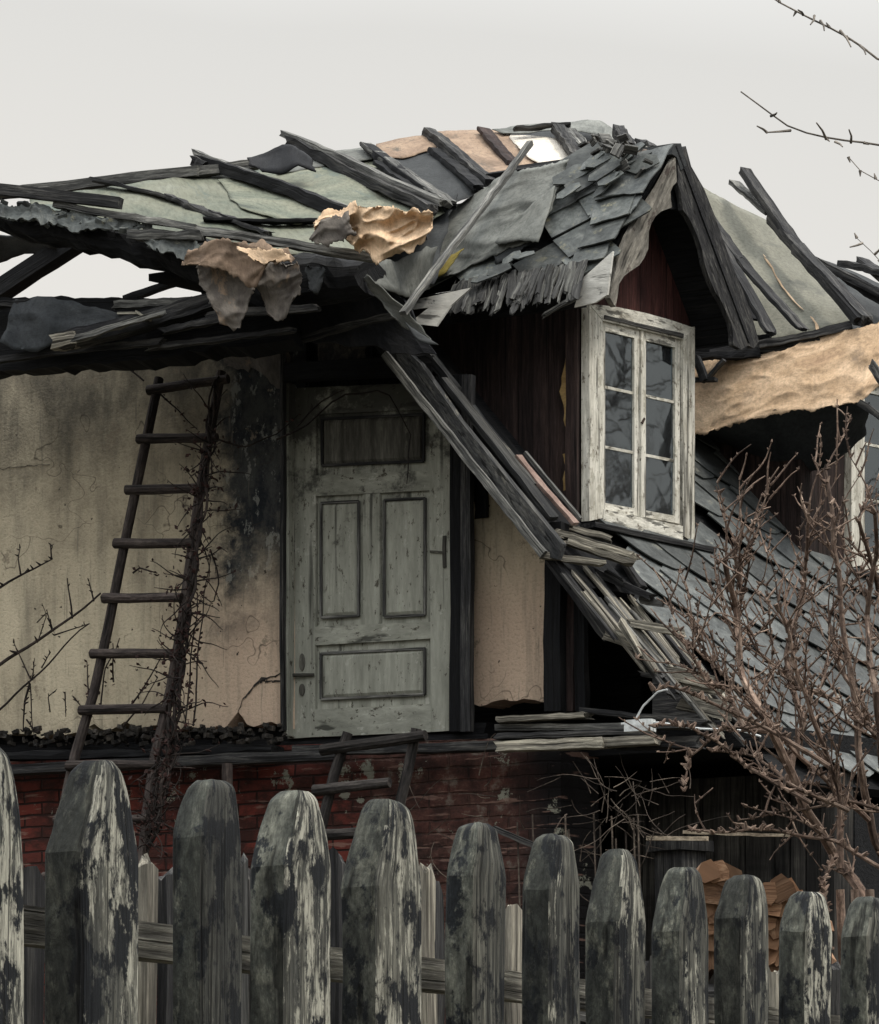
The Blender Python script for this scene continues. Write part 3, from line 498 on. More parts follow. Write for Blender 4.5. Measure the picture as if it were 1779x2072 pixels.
raft(1130, 258, 1175, 320, 18, .3, 'dark_wood', .4); raft(1152, 262, 1210, 322, 9, .35, 'grey_wood', .8, 'batten'); raft(1140, 255, 1200, 322, 8, .3, 'grey_wood', .4, 'batten')
raft(1045, 262, 1150, 251, 6, .35, 'dark_wood', .6, 'batten', jit=.012)
raft(640, 449, 415, 444, 6, .1, 'black_wood', .6, 'batten')
raft(1248, 268, 1272, 305, 26, .5, 'dark_wood', .4, 'batten'); raft(1300, 285, 1320, 300, 12, .6, 'dark_wood', .9, 'batten', n=3)
mb = MB()
for i in range(46):     # litter of broken battens and slates at the crest
    x = R.uniform(1195, 1325); y = 276 + (x - 1195) * .25 + R.uniform(-8, 36); c = H(x, y, 1.2 + R.uniform(-.2, .3)); s_ = R.uniform(.03, .075)
    mb.beam(c, c + Vector((R.uniform(-1, 1), R.uniform(-1, 1), R.uniform(-.7, .25))).normalized() * s_ * 1.5, s_, .012, n=2, jit=.008, up=Vector((R.random(), R.random(), R.random())))
tag(obj('ridge_debris', mb, 'grey_wood', house), None, None, kind='stuff')
mb = MB(); mb.loft(HP([(1180, 275, 1.5), (1250, 290, 1.3), (1320, 310, 1.2)]), HP([(1190, 340, 1.2), (1250, 350, 1.2), (1320, 350, 1.1)]), 14, 6, .05, 6, .02, .01); obj('ridge_debris', mb, 'rubble', house)
# underside of the left roof: dark rafters against the sky
B('rafter', 'black_wood', H(-80, 640, 1.2), H(165, 480, .9), .1, .11, n=8, jit=.006, label='black diagonal rafter against the sky at far left')
B('rafter', 'black_wood', H(255, 606, .6), H(420, 552, .5), .05, .035, n=8, jit=.005)
mb = MB(); mb.loft(HP([(-120, 470, 1.0), (0, 476, 1.0), (60, 480, .9), (112, 498, .8)]), HP([(-120, 545, 1.3), (0, 532, 1.3), (60, 512, 1.1), (112, 503, .9)]), 14, 6, .02, 4, .01, .005); obj('roofing_felt', mb, 'dark_felt', house, True)
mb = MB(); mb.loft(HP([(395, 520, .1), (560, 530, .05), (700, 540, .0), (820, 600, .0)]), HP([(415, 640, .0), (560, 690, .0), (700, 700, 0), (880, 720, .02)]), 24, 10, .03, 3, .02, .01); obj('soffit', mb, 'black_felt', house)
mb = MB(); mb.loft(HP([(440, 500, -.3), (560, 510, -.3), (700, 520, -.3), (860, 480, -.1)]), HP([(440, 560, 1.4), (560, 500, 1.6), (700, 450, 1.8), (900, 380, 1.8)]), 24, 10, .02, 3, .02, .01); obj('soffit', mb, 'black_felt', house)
# hanging felt rags under the eave
def rag(top, bot, b, mat, label=None, ridges=.06, nu=16, nv=14):
    mb = MB(); mb.loft([H(x, y, b) for x, y in top], [H(x, y, b - .02) for x, y in bot], nu * 2, nv * 2, .03, 4, .004, .018, 0, ridges, None, 1.15); return obj('hanging_felt', mb, mat, house, True, label)
rag([(395, 540), (440, 540), (520, 545)], [(430, 620), (445, 655), (470, 668), (482, 672), (492, 640), (512, 590)], -.66, 'rag')
rag([(525, 530), (570, 535), (608, 530)], [(530, 590), (545, 640), (560, 652), (590, 620), (610, 590)], -.62, 'rag')
rag([(618, 535), (660, 550)], [(620, 590), (640, 602), (655, 575)], -.5, 'dark_felt', nu=8, nv=8)
rag([(380, 500), (439, 484), (500, 494), (575, 503), (593, 518)], [(374, 532), (420, 540), (490, 560), (515, 580), (545, 532), (590, 526)], -.72, 'brown_felt', 'torn tan felt flap hanging over the eave beam', .05, 24, 8)
rag([(480, 500), (520, 497), (575, 503), (593, 518)], [(500, 512), (530, 528), (560, 522), (590, 524)], -.76, 'tan_felt', None, .03, 16, 5)
rag([(640, 455), (665, 441), (705, 425), (766, 416), (820, 424), (876, 425)], [(640, 480), (690, 488), (740, 512), (774, 534), (835, 500), (868, 450)], -.62, 'tan_felt', 'crumpled tan felt bundle beside the dormer roof', .16, 40, 20)
rag([(628, 477), (645, 450), (680, 436), (705, 430)], [(640, 490), (660, 496), (690, 486), (720, 478)], -.68, 'rag', None, .06, 14, 8)
H = H0
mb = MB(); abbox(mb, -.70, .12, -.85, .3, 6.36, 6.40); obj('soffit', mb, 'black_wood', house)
# ---------------------------------------------------------------- main roof slope
mb = MB(); P = [AB(a_, b2, mz(a_) - .03) for a_, b2 in ((-.2, .28), (2.3, .28), (2.3, 3.3), (-.2, 3.3))]; mb.prism(P, MPL[1] * -.06, ax=V); obj('roof_deck', mb, 'black_wood', house)
def slates(mb, pl, c1, c2, org, L, pitch, rng, inside, lift=.012, th=.006, rnd=.5, wob=.012, jz=.004):
    n = pl[1]
    for i in range(*rng[0]):
        for j in range(*rng[1]):
            base = org + c1 * (i * L + (j % 2) * L * .43 + R.uniform(-wob, wob)) + c2 * (j * pitch + R.uniform(-wob, wob) * .6)
            if not inside(base + c1 * L * .5 - c2 * pitch * .5): continue
            # c2 points up-course; the exposed edge is the lower (-c2) side with a rounded tail towards +c1
            l = L * 1.22; h = pitch * 1.65; k_ = R.uniform(.7, 1.15)
            out = [(0, 0), (l * .3, -.015 * k_), (l * .52, -.01), (l * .68, h * .03), (l * .82, h * .13), (l * .92, h * .26 * k_), (l * .985, h * .42), (l, h * .6), (l * .98, h), (0, h)]
            rr = R.uniform(-.05, .05); tz = R.uniform(0, jz); ps = []
            for x, y in out:
                x2 = x - rr * y; y2 = y + rr * x; z_ = lift * (1 - y / h) * 1.6 + lift * .7 * x / l + tz + .004
                ps.append(base + c1 * x2 + c2 * (y2 - pitch) + n * z_)
            mb.prism(ps, n * -th, ax=c1)
n = MPL[1]; dn = (AB(1, 0, mz(1)) - AB(0, 0, mz(0))).normalized()
c1 = (dn * .80 + V * .42); c1 = (c1 - n * c1.dot(n)).normalized(); c2 = n.cross(c1).normalized()
if c2.z < 0: c2 = -c2
def inm(p_):
    a_, b2 = inv(p_ - O); lim = .34 + .10 * noise.noise(Vector((a_ * 3, 0, 0))) + max(0, a_ - 1.6) * .12
    if R.random() < .015: return False
    return lim < b2 < 2.5 and -.1 < a_ < 2.25 and not (a_ < .98 and b2 < 1.1)
mb = MB(); slates(mb, MPL, c1, c2, AB(1, 1, mz(1)), .50, .25, ((-9, 10), (-14, 14)), inm, .019, .008, jz=.004); obj('slate_roof', mb, 'slate', house, label='blue grey slates with rounded edges on the steep roof slope')
# verge: bargeboard, inner strip, pink strip, broken planks
mb = MB(); mb.prism([H(x, y, -.28) for x, y in ((768, 700), (880, 850), (1000, 1003), (1099, 1123), (1128, 1132), (1136, 1100), (1040, 985), (930, 850), (850, 735), (800, 690))], V * .04, ax=dn); obj('bargeboard', mb, 'verge_wood', house, label='long weathered verge board running down past the door')
B('bargeboard_edge', 'grey_wood', H(778, 716, -.31), H(1102, 1122, -.31), .03, .045, n=24, jit=.006, tone=.9)
mb = MB(); P = [AB(a_, b2, mz(a_) + .01) for a_, b2 in ((.15, -.24), (1.45, -.24), (1.45, .26), (.15, .26))]; mb.prism(P, n * -.03, ax=dn); obj('verge_boarding', mb, 'black_wood', house)
B('verge_strip', 'verge_wood', H(868, 720, -.02), H(1075, 985, -.02), .05, .05, up=n, n=14, jit=.007, tone=.9)
B('verge_strip', 'verge_wood', H(900, 770, -.12), H(1120, 1050, -.12), .08, .03, up=n, n=14, jit=.006, tone=.2)
B('verge_strip', 'pink_paint', H(1048, 925, .02), H(1165, 1060, .02), .05, .02, up=n, n=8, jit=.006, label='pink painted strip beside the dormer foot')
B('verge_strip', 'grey_wood', H(1062, 915, .1), H(1175, 1052, .1), .02, .02, up=n, n=8, jit=.003)
pl_ = [(1125, 1075, 1290, 1128, 14, -.05), (1140, 1092, 1275, 1140, 12, -.12), (1098, 1123, 1215, 1140, 12, -.27), (1150, 1070, 1240, 1095, 12, .1)]
for x0, y0, x1, y1, w_, b2 in pl_: B('verge_plank', 'silver_wood', H(x0, y0, b2), H(x1, y1, b2 + .15), .07, w_ / 365, n=10, jit=.009, rag=.03, tone=R.uniform(0, .6))
B('rafter', 'dark_wood', H(1113, 1130, -.2), H(1232, 1290, -.18), .05, .06, up=n, n=8, jit=.008)
for i in range(24):      # parallel splintered boards down the verge
    u_ = i / 23; b2 = -.26 + u_ * .56; a0 = 1.42 + R.uniform(-.06, .15) + max(0, u_ - .45) * .3; a1 = a0 + R.uniform(.28, .5)
    hgt = .015 + R.uniform(0, .03)
    p0 = AB(a0, b2, mz(a0) + hgt); p1 = AB(min(a1, 2.1), b2 + R.uniform(-.03, .03), mz(min(a1, 2.1)) + hgt - R.uniform(-.01, .03))
    B('verge_plank', R.choice(['silver_wood', 'silver_wood', 'grey_wood', 'dark_wood']), p0, p1, R.uniform(.018, .04), .014, up=n, n=8, jit=.004, rag=.03, tone=R.uniform(.1, .8))
for i in range(14):
    b2 = -.05 + i * .035; a0 = 1.85 + R.uniform(-.05, .08); a1 = a0 + R.uniform(.12, .28)
    B('verge_plank', R.choice(['silver_wood', 'grey_wood']), AB(a0, b2, mz(a0) + .02), AB(a1, b2 + .02, mz(a1) + .015), R.uniform(.02, .04), .014, up=n, n=5, jit=.004, rag=.03)
for x0, y0, x1, y1, w_, b2, mt in [(1228, 1282, 1282, 1302, 26, -.2, 'silver_wood'), (1277, 1262, 1384, 1281, 16, -.02, 'silver_wood'), (1258, 1255, 1300, 1330, 10, -.24, 'silver_wood'), (1285, 1300, 1328, 1362, 9, -.22, 'silver_wood'), (1345, 1362, 1441, 1382, 26, .0, 'silver_wood'), (1352, 1382, 1460, 1402, 16, .02, 'silver_wood'), (1379, 1420, 1475, 1440, 36, .02, 'silver_wood'), (1300, 1215, 1345, 1222, 14, .15, 'grey_wood'), (1230, 1162, 1262, 1182, 12, .1, 'dark_wood'), (1190, 1150, 1320, 1210, 14, .1, 'dark_wood'), (1270, 1145, 1300, 1190, 14, .2, 'dark_wood'), (1300, 1365, 1345, 1372, 10, -.1, 'dark_wood')]:
    B('verge_plank', mt, H(x0, y0, b2), H(x1, y1, b2), .06, w_ / 370, n=8, jit=.008, rag=.02, tone=R.uniform(.2, .9))
# ---------------------------------------------------------------- near dormer
AF = 1.06
def cheek(dz, nm, b0, lab=None):
    mb = MB(); nb = 11
    for i in range(nb):
        a0 = -.05 + (AF + .02) * i / nb; a1 = -.05 + (AF + .02) * (i + .97) / nb; z0 = mz(a1) - .1; z1 = 6.42 + dz
        P = [AB(a0, b0 + R.uniform(0, .008), z0), AB(a1, b0 + R.uniform(0, .008), z0), AB(a1, b0, z1), AB(a0, b0, z1)]; mb.prism(P, V * .03, ax=Z)
    return obj(nm, mb, 'brown_wood', house, label=lab)
cheek(-.02, 'dormer_cheek', .37)
cheek(-.02, 'dormer_cheek', 1.24)
mb = MB()       # face boards above and around the window
for i in range(10):
    b0 = .36 + i * .092; b1 = b0 + .089; bm = (b0 + b1) / 2; zt = 7.12 - abs(bm - .82) * 1.55; P = [AB(AF, b0, 6.05), AB(AF, b1, 6.05), AB(AF, b1, min(7.1, zt)), AB(AF, b0, min(7.1, zt + (.09 if bm > .82 else -.09)))]
    mb.prism(P, U * -.03, ax=Z)
obj('dormer_gable', mb, 'red_boards', house, label='dark red boards over the dormer window')
B('corner_post', 'brown_wood', AB(AF - .06, .36, 4.95), AB(AF - .06, .36, 6.4), .09, .07, up=U, n=8, jit=.006, tone=.8)
mb = MB()
for z0, z1 in ((5.55, 5.95), (5.2, 5.4)):
    mb.loft([AB(AF - .10, .318, z1), AB(AF - .035, .318, z1)], [AB(AF - .09, .318, z0), AB(AF - .05, .318, z0)], 4, 10, .004, 8, .003, .012)
obj('ochre_paint', mb, 'ochre', house) if 'ochre' in MATS else None
def window(db, lab):
    pr = MB(); B0, B1 = .345 + db, 1.215 + db; z0 = 5.03; z1 = 6.21
    fo = MB(); x = AF + .015
    def bar(mb, b0, b1, za, zb, x0, x1, tn=.5, ax=None): 
        P = [AB(x0, b0, za), AB(x0, b1, za), AB(x0, b1, zb), AB(x0, b0, zb)]; mb.prism(P, U * (x1 - x0), ax=ax or (Z if abs(zb - za) > abs(b1 - b0) else V), tone=tn)
    def poly(mb, pts, x0, x1, ax, tn=.5): mb.prism([AB(x0, p_[0] + db, p_[1]) for p_ in pts], U * (x1 - x0), ax=ax, tone=tn)
    fm = MB(); poly(fm, [(.345, 5.02), (.455, 5.05), (.45, 6.15), (.345, 6.22)], x - .02, x + .03, Z)
    w = obj('window', fm, 'white_paint', house, label=lab)
    for pts, ax in (([(1.115, 5.03), (1.215, 5.0), (1.215, 6.24), (1.115, 6.15)], Z), ([(.345, 6.221), (.452, 6.151), (1.113, 6.151), (1.214, 6.231), (1.0, 6.245), (.8, 6.25), (.58, 6.245), (.42, 6.233)], V), ([(.456, 5.02), (1.114, 5.005), (1.114, 5.085), (.456, 5.10)], V)):
        mb = MB(); poly(mb, pts, x - .018, x + .032, ax); obj('window_frame', mb, 'white_paint', w)
    for s0, s1 in ((.458, .772), (.792, 1.112)):
        for r_ in ((s0, s0 + .035, 5.10, 6.149), (s1 - .04, s1, 5.10, 6.149), (s0 + .0352, s1 - .0402, 5.10, 5.14), (s0 + .0352, s1 - .0402, 6.10, 6.149)):
            mb = MB(); bar(mb, r_[0] + db, r_[1] + db, r_[2], r_[3], x - .012, x + .014, .4); obj('sash', mb, 'white_paint', w)
        for z_ in (5.455, 5.79): mb = MB(); bar(mb, s0 + .0353 + db, s1 - .0403 + db, z_ - .008, z_ + .008, x - .008, x + .006, .3); obj('glazing_bar', mb, 'white_paint', w)
        for k_, (za, zb) in enumerate(((5.14, 5.446), (5.464, 5.781), (5.799, 6.099))):
            mb = MB(); bar(mb, s0 + .0355 + db, s1 - .0405 + db, za, zb, x - .004, x - .001); mb.v = [v + V * 0 + U * (.004 * noise.noise(v * 9)) for v in mb.v]; obj('pane', mb, 'glass', w)
    mb = MB(); bar(mb, .7735 + db, .7905 + db, 5.09, 6.149, x - .01, x + .026, .4); obj('mullion', mb, 'white_paint', w)
    mb = MB(); mb.beam(AB(x + .05, .30 + db, 4.985), AB(x + .05, 1.30 + db, 4.965), .13, .03, n=10, jit=.004); obj('window_sill', mb, 'dark_wood', w)
    mb = MB(); mb.beam(AB(x + .03, .46 + db, 6.165), AB(x + .03, 1.11 + db, 6.165), .03, .02, n=8, jit=.004); obj('drip_mould', mb, 'dark_wood', w)
    for z_ in (5.62,): mb = MB(); mb.beam(AB(x + .03, .77 + db, z_), AB(x + .03, .79 + db, z_ + .03), .012, .012, n=1); obj('latch', mb, 'iron', w)
    mb = MB(); mb.loft([AB(AF - .12, .80 + db, 5.75), AB(AF - .12, 1.0 + db, 5.6), AB(AF - .12, 1.12 + db, 5.6)], [AB(AF - .1, .80 + db, 5.05), AB(AF - .1, 1.0 + db, 5.05), AB(AF - .1, 1.1 + db, 5.05)], 16, 6, .015, 9, .003, .0, 0, .03); obj('curtain', mb, 'curtain', w)
window(0, 'peeling white casement window of the near dormer')
# dormer 1 roof
mb = MB(); P = [hit(x, y, DPL, -.03) for x, y in ((1360, 292), (1225, 530), (1177, 540), (840, 592), (800, 600), (1030, 337))]; mb.prism(P, DPL[1] * -.03, ax=U); obj('dormer_roof_deck', mb, 'black_wood', house)
# far slope of that dormer
ap = HA(1372, 292, 1.36); er = HA(1520, 690, 1.36); mb = MB(); mb.prism([ap, er, er - U * 1.6, ap - U * 1.2], (er - ap).cross(U).normalized() * .03, ax=U); obj('dormer_roof_deck', mb, 'black_wood', house)
dn2 = (E_ - T_).normalized(); nd = DPL[1]
felt_pts_top = [(1030, 338), (1100, 336), (1155, 322), (1150, 345)]
def D(l, o=.02): return [hit(x, y, DPL, o) for x, y in l]
def dfelt(mat, top, bot, o, lab=None, nu=26, nv=16, amp=.012, ridges=.03, rag=.01, name='dormer_felt'):
    mb = MB(); mb.loft(D(top, o), D(bot, o), nu, nv, amp, 3, .005, rag, 0, ridges); return obj(name, mb, mat, house, True, lab)
c1 = (U * .78 + dn2 * -.62).normalized(); c2 = nd.cross(c1).normalized()
if c2.z < 0: c2 = -c2
def proj(p_): d_ = p_ - C0; return CX + d_.x / d_.y * FPX, YH - d_.z / d_.y * FPX
def ind(p_):
    x, y = proj(p_)
    top = 300 + (1350 - x) * .12 if x > 1150 else 325 + (1150 - x) * .5
    bot = 545 + (1177 - x) * .14 if x < 1177 else (540 - (x - 1177) * .3 if x < 1229 else 524 - (x - 1229) * 1.75)
    return 850 < x < 1350 and top < y < bot - 6
def diamonds(mb, e1, e2, org, test, shrink=.96):
    for i in range(-12, 13):
        for j in range(-12, 13):
            c = org + e1 * (i + R.uniform(-.07, .07)) + e2 * (j + R.uniform(-.07, .07))
            if not test(c) or R.random() < .03: continue
            tw = R.uniform(-.12, .12); u1 = e1 + e2 * tw; u2 = e2 - e1 * tw; up_ = (-dn2)
            P = []
            for p_, q_ in ((-.5, -.5), (.42, -.5), (.5, -.42), (.5, .42), (.42, .5), (-.5, .5)):
                v = (u1 * p_ + u2 * q_) * shrink * 1.12; P.append(c + v + nd * (.022 - .085 * v.dot(up_) + R.uniform(0, .004)))
            mb.prism(P, nd * -.009, ax=U)
mb = MB(); diamonds(mb, U * .19 - dn2 * .15, U * .15 + dn2 * .16, hit(1150, 450, DPL, 0), lambda p_: ind(p_) and proj(p_)[0] < 1265); obj('dormer_slates', mb, 'moss_slate', house, label='diamond laid mossy slates on the near dormer roof')
for q in ([(1206, 407), (1290, 386), (1268, 432), (1192, 456)], [(1188, 458), (1262, 438), (1245, 484), (1172, 500)], [(1170, 503), (1240, 488), (1222, 520), (1160, 536)], [(1215, 368), (1262, 352), (1250, 392), (1205, 402)]):
    q = [(x + R.uniform(-4, 4), y + R.uniform(-3, 3)) for x, y in q]; mb = MB(); mb.loft(D(q[:2], .04), D([q[3], q[2]], .062), 8, 5, .006, 4, .008, .004); obj('front_slate', mb, 'moss_slate', house)
# slipped, tilted slates near the dormer ridge
for x, y, s_ in [(1150, 385, .10), (1175, 370, .12), (1222, 345, .13), (1160, 350, .16), (1240, 330, .13), (1285, 318, .12), (1225, 372, .12), (1270, 312, .14), (1035, 520, .08), (1010, 545, .09), (980, 560, .1), (1060, 515, .08), (1215, 320, .12), (1195, 325, .11), (1300, 330, .12), (1235, 360, .1)]:
    s_ *= .8; c = hit(x, y, DPL, .07 + R.uniform(0, .04)); a1_ = (U * R.uniform(.5, 1) - dn2 * R.uniform(.2, .8) + nd * R.uniform(-.25, .4)).normalized(); a2_ = (a1_.cross(nd) + nd * R.uniform(-.3, .3)).normalized()
    P = [c + a1_ * s_ * p_ + a2_ * s_ * q_ * .55 for p_, q_ in ((-.9, -.6), (.2, -1), (.9, -.5), (1, .5), (.3, .8), (-.5, 1), (-1, .3))]; mb = MB(); mb.prism(P, a1_.cross(a2_) * .008, ax=a1_); obj('slipped_slate', mb, 'moss_slate', house)
mb = MB(); mb.loft(D([(1268, 318), (1330, 300), (1366, 288)], .05), D([(1205, 400), (1262, 395), (1300, 390)], .055), 8, 8, .008, 3, .007, .008); obj('ridge_slate', mb, 'slate', house)
mb = MB(); mb.loft(D([(1212, 402), (1270, 396), (1298, 394)], .035), D([(1190, 440), (1240, 436), (1275, 432)], .05), 8, 5, .006, 3, .007, .006); obj('ridge_slate', mb, 'slate', house)
dfelt('grey_felt', [(900, 425), (985, 370), (1035, 345), (1090, 340), (1155, 322)], [(835, 560), (905, 565), (950, 530), (985, 520), (1085, 490)], .07, 'grey roofing felt patch draped on the dormer roof', 60, 34, .03, .10, .012)
dfelt('grey_felt', [(1050, 440), (1090, 400), (1125, 372)], [(1000, 492), (1050, 488), (1090, 492)], .10, None, 16, 12, .015, .04)
dfelt('grey_felt', [(820, 520), (870, 505), (930, 505)], [(800, 560), (850, 572), (900, 560)], .05, None, 14, 8, .015, .04)
dfelt('dark_felt', [(1000, 492), (1040, 486), (1080, 486)], [(1000, 530), (1030, 526), (1060, 500)], .06, None, 10, 6)
mb = MB(); mb.loft(HP([(780, 418, .2), (850, 400, .3), (925, 390, .4)]), HP([(740, 560, -.6), (800, 580, -.5), (880, 570, -.2)]), 16, 12, .03, 3, .01, .01, 0, .05); obj('valley_felt', mb, 'dark_felt', house, True)
mb = MB(); mb.loft(HP([(730, 540, -.9), (775, 530, -.8), (830, 515, -.5), (880, 500, -.2)]), HP([(750, 575, -.9), (790, 585, -.8), (830, 600, -.5), (870, 592, -.2)]), 14, 6, .02, 5, .006, .01, 0, .04); obj('valley_flashing', mb, 'grey_felt', house, True)
mb = MB(); mb.loft(HP([(728, 560, -.95), (745, 556, -.95), (765, 575, -.95)]), HP([(800, 645, -.9), (820, 665, -.85), (882, 694, -.8)]), 6, 14, .012, 6, .005, .012, 0, .03); obj('valley_flashing', mb, 'grey_felt', house, True, label='bent grey flashing at the foot of the valley')
mb = MB(); mb.loft(HP([(818, 652, -.92), (842, 668, -.88)]), HP([(850, 692, -.9), (890, 698, -.85)]), 6, 6, .012, 6, .005, .006); obj('valley_flashing', mb, 'dark_felt', house, True)
mb = MB(); mb.beam(hit(1076, 290, DPL, .10), H(815, 634, -.95), .035, .028, up=nd, n=22, jit=.006, tone=.7); obj('batten', mb, 'grey_wood', house, label='long loose batten lying across the dormer roof')
# moss streak
dfelt('moss', [(905, 518), (940, 500)], [(875, 560), (905, 548)], .12, None, 6, 8, .006, .0, .012, 'moss_patch') if 'moss' in MATS else None
# splintered fascia shingles under the slates
N_ = 64
for i in range(N_):
    x = 918 + (1172 - 918) * i / (N_ - 1); yt = 590 - (x - 852) * .155 - 6; yb = 655 - (x - 892) * .155 + R.uniform(-9, 6); b2 = .16 - .14
    x += R.uniform(-5, 5); ln = .5 + .5 * (noise.noise(Vector((i * .37, 2, 1))) * 1.4 + .55); ln = min(.95, max(.66, ln)); p0 = H(x + 8, yt + R.uniform(-4, 3), .13 - R.uniform(0, .02)); p1 = p0.lerp(H(x - R.uniform(0, 26), yb, -.04 + R.uniform(-.05, .03)), ln)
    B('fascia_shingle', 'shingle_wood', p0, p1, R.choice([.012, .02, .03, .045]), .009, up=(p1 - p0).cross(U + nz3(p0, 9, 1) * .6).normalized(), n=7, jit=.008, rag=.03, tone=R.random() ** 1.3)
for pts, mt, b2, nm in [([(870, 600), (953, 582), (912, 618), (883, 660), (838, 655), (835, 648), (868, 622), (835, 626), (840, 606)], 'board_white', -.02, 'white_board'), ([(1182, 560), (1240, 508), (1229, 596), (1205, 612), (1162, 622)], 'board_white', .10, 'white_board')]:
    mb = MB(); mb.prism([H(x, y, b2 - (.12 + .14 * (y - 580) / 80 if x < 1000 else .0)) for x, y in pts], V * .012, ax=U); obj(nm, mb, mt, house)
mb = MB(); mb.prism([H(x, y, .14) for x, y in ((870, 596), (1180, 548), (1180, 620), (900, 655))], V * .03, ax=U); obj('fascia_backing', mb, 'black_wood', house)
B('fascia_shingle', 'grey_wood', H(1172, 600, .02), H(1100, 638, .0), .03, .02, n=8, jit=.008, rag=.02)
# scalloped bargeboards
def plan(pts, a, th, mat, lab, tone=.5):
    mb = MB(); mb.prism([HA(x, y, a) for x, y in pts], U * th, ax=(HA(*pts[-1], a) - HA(*pts[len(pts) // 2], a)), tone=tone); return obj('dormer_bargeboard', mb, mat, house, label=lab)
LB = [(1357, 318), (1325, 376), (1293, 424), (1262, 476), (1243, 521), (1229, 580), (1225, 604), (1232, 617), (1236, 622), (1240, 600), (1243, 576), (1253, 560), (1266, 550), (1284, 538), (1294, 523), (1302, 505), (1303, 487), (1303, 470), (1308, 454), (1317, 439), (1328, 429), (1350, 421), (1348, 405), (1347, 390), (1352, 378), (1360, 369)]
RB = [(1362, 318), (1378, 297), (1389, 338), (1415, 383), (1437, 439), (1453, 485), (1470, 532), (1508, 625), (1526, 692), (1516, 706), (1505, 700), (1490, 708), (1474, 699), (1474, 678), (1470, 655), (1452, 614), (1438, 592), (1426, 565), (1416, 535), (1411, 506), (1402, 480), (1392, 457), (1383, 440), (1372, 426), (1371, 410), (1368, 394), (1362, 372)]
plan(LB, 1.33, .03, 'barge_wood', 'scalloped bargeboard on the near side of the dormer', 1.0)
plan(RB, 1.33, .03, 'dark_wood', 'dark scalloped bargeboard on the far side of the dormer', .8)
plan([(1352, 375), (1362, 372), (1372, 410), (1372, 428), (1360, 424), (1350, 424), (1349, 400)], 1.29, .02, 'black_wood', None)
mb = MB(); mb.prism([HA(x, y, 1.365) for x, y in ((1362, 290), (1378, 290), (1390, 335), (1378, 345), (1370, 318), (1360, 312))], U * -.2, ax=U); obj('dormer_ridge_cap', mb, 'dark_felt', house)
# ---------------------------------------------------------------- upper roof right of the dormer, far dormer
mb = MB(); mb.loft(HP([(1405, 372, 3.3), (1440, 392, 3.4), (1500, 420, 3.5), (1560, 455, 3.6), (1610, 500, 3.7)]), HP([(1500, 700, 2.2), (1560, 695, 2.25), (1620, 682, 2.3), (1680, 668, 2.35), (1745, 650, 2.4)]), 30, 20, .02, 2, .006, .008, 0, .05); obj('roofing_felt', mb, 'olive_felt', house, True, 'large olive grey felt slope right of the dormer')
mb = MB(); mb.loft(HP([(1560, 445, 3.8), (1640, 515, 3.9), (1720, 545, 4.0), (1850, 600, 4.1)]), HP([(1700, 680, 2.8), (1730, 680, 2.8), (1779, 680, 2.8), (1860, 690, 2.8)]), 20, 12, .02, 2, .006, .01, 0, .03); obj('roofing_felt', mb, 'dark_felt', house, True)
for x0, y0, x1, y1, w_, b0, b1, mt, tn in [(1506, 346, 1620, 510, 15, 3.4, 2.9, 'dark_wood', .8), (1615, 500, 1755, 650, 22, 2.9, 2.2, 'dark_wood', .8), (1485, 370, 1560, 435, 9, 3.5, 3.2, 'grey_wood', .3), (1560, 440, 1740, 650, 20, 3.2, 2.2, 'dark_wood', .4),
        (1418, 420, 1500, 530, 10, 2.9, 2.6, 'dark_wood', .5), (1495, 520, 1622, 668, 9, 2.6, 2.2, 'dark_wood', .5), (1440, 470, 1560, 672, 10, 2.6, 2.15, 'dark_wood', .8), (1450, 500, 1530, 640, 5, 2.5, 2.2, 'black_wood', .8)]:
    B('rafter', mt, H(x0, y0, b0 - .1), H(x1, y1, b1 - .1), .07, w_ / 350, n=12, jit=.008, rag=.02, tone=tn)
B('eave_board', 'dark_wood', H(1440, 722, 1.95), H(1660, 690, 2.1), .08, .05, n=12, jit=.014, tone=.6); B('eave_board', 'black_wood', H(1390, 726, 1.85), H(1540, 716, 2.0), .08, .04, n=12, jit=.014)
B('eave_board', 'black_wood', H(1385, 708, 2.2), H(1560, 700, 2.3), .08, .12, n=8, jit=.01)
for q in ([(1548, 521), (1582, 580), (1619, 621)], [(1520, 480), (1532, 500), (1548, 518)], [(1640, 640), (1650, 655), (1655, 668)]):
    mb = MB(); q3 = [H(x, y, 3.5 - (y - 450) * .0050 - .12) for x, y in q]; mb.loft(q3, [v + Vector((.018, 0, -.012)) for v in q3], 14, 2, .006, 6, .003, .004); obj('felt_tear', mb, 'tan_felt', house)
B('eave_board', 'dark_wood', H(1540, 700, 2.0), H(1728, 655, 2.15), .08, .045, n=12, jit=.012, tone=.9)
for x0, y0, x1, y1 in [(1640, 520, 1800, 600), (1690, 548, 1830, 640), (1700, 530, 1800, 560), (1742, 530, 1800, 575)]: B('batten', 'dark_wood', H(x0, y0, 3.3), H(x1, y1, 3.0), .07, .04, n=8, jit=.012, rag=.02)
B('rafter', 'black_wood', H(1408, 725, 1.7), H(1428, 772, 1.7), .05, .045, n=4); B('rafter', 'dark_wood', H(1425, 772, 1.7), H(1465, 730, 1.7), .04, .02, n=4, jit=.006); B('rafter', 'dark_wood', H(1390, 772, 1.7), H(1450, 768, 1.7), .04, .02, n=6, jit=.006)
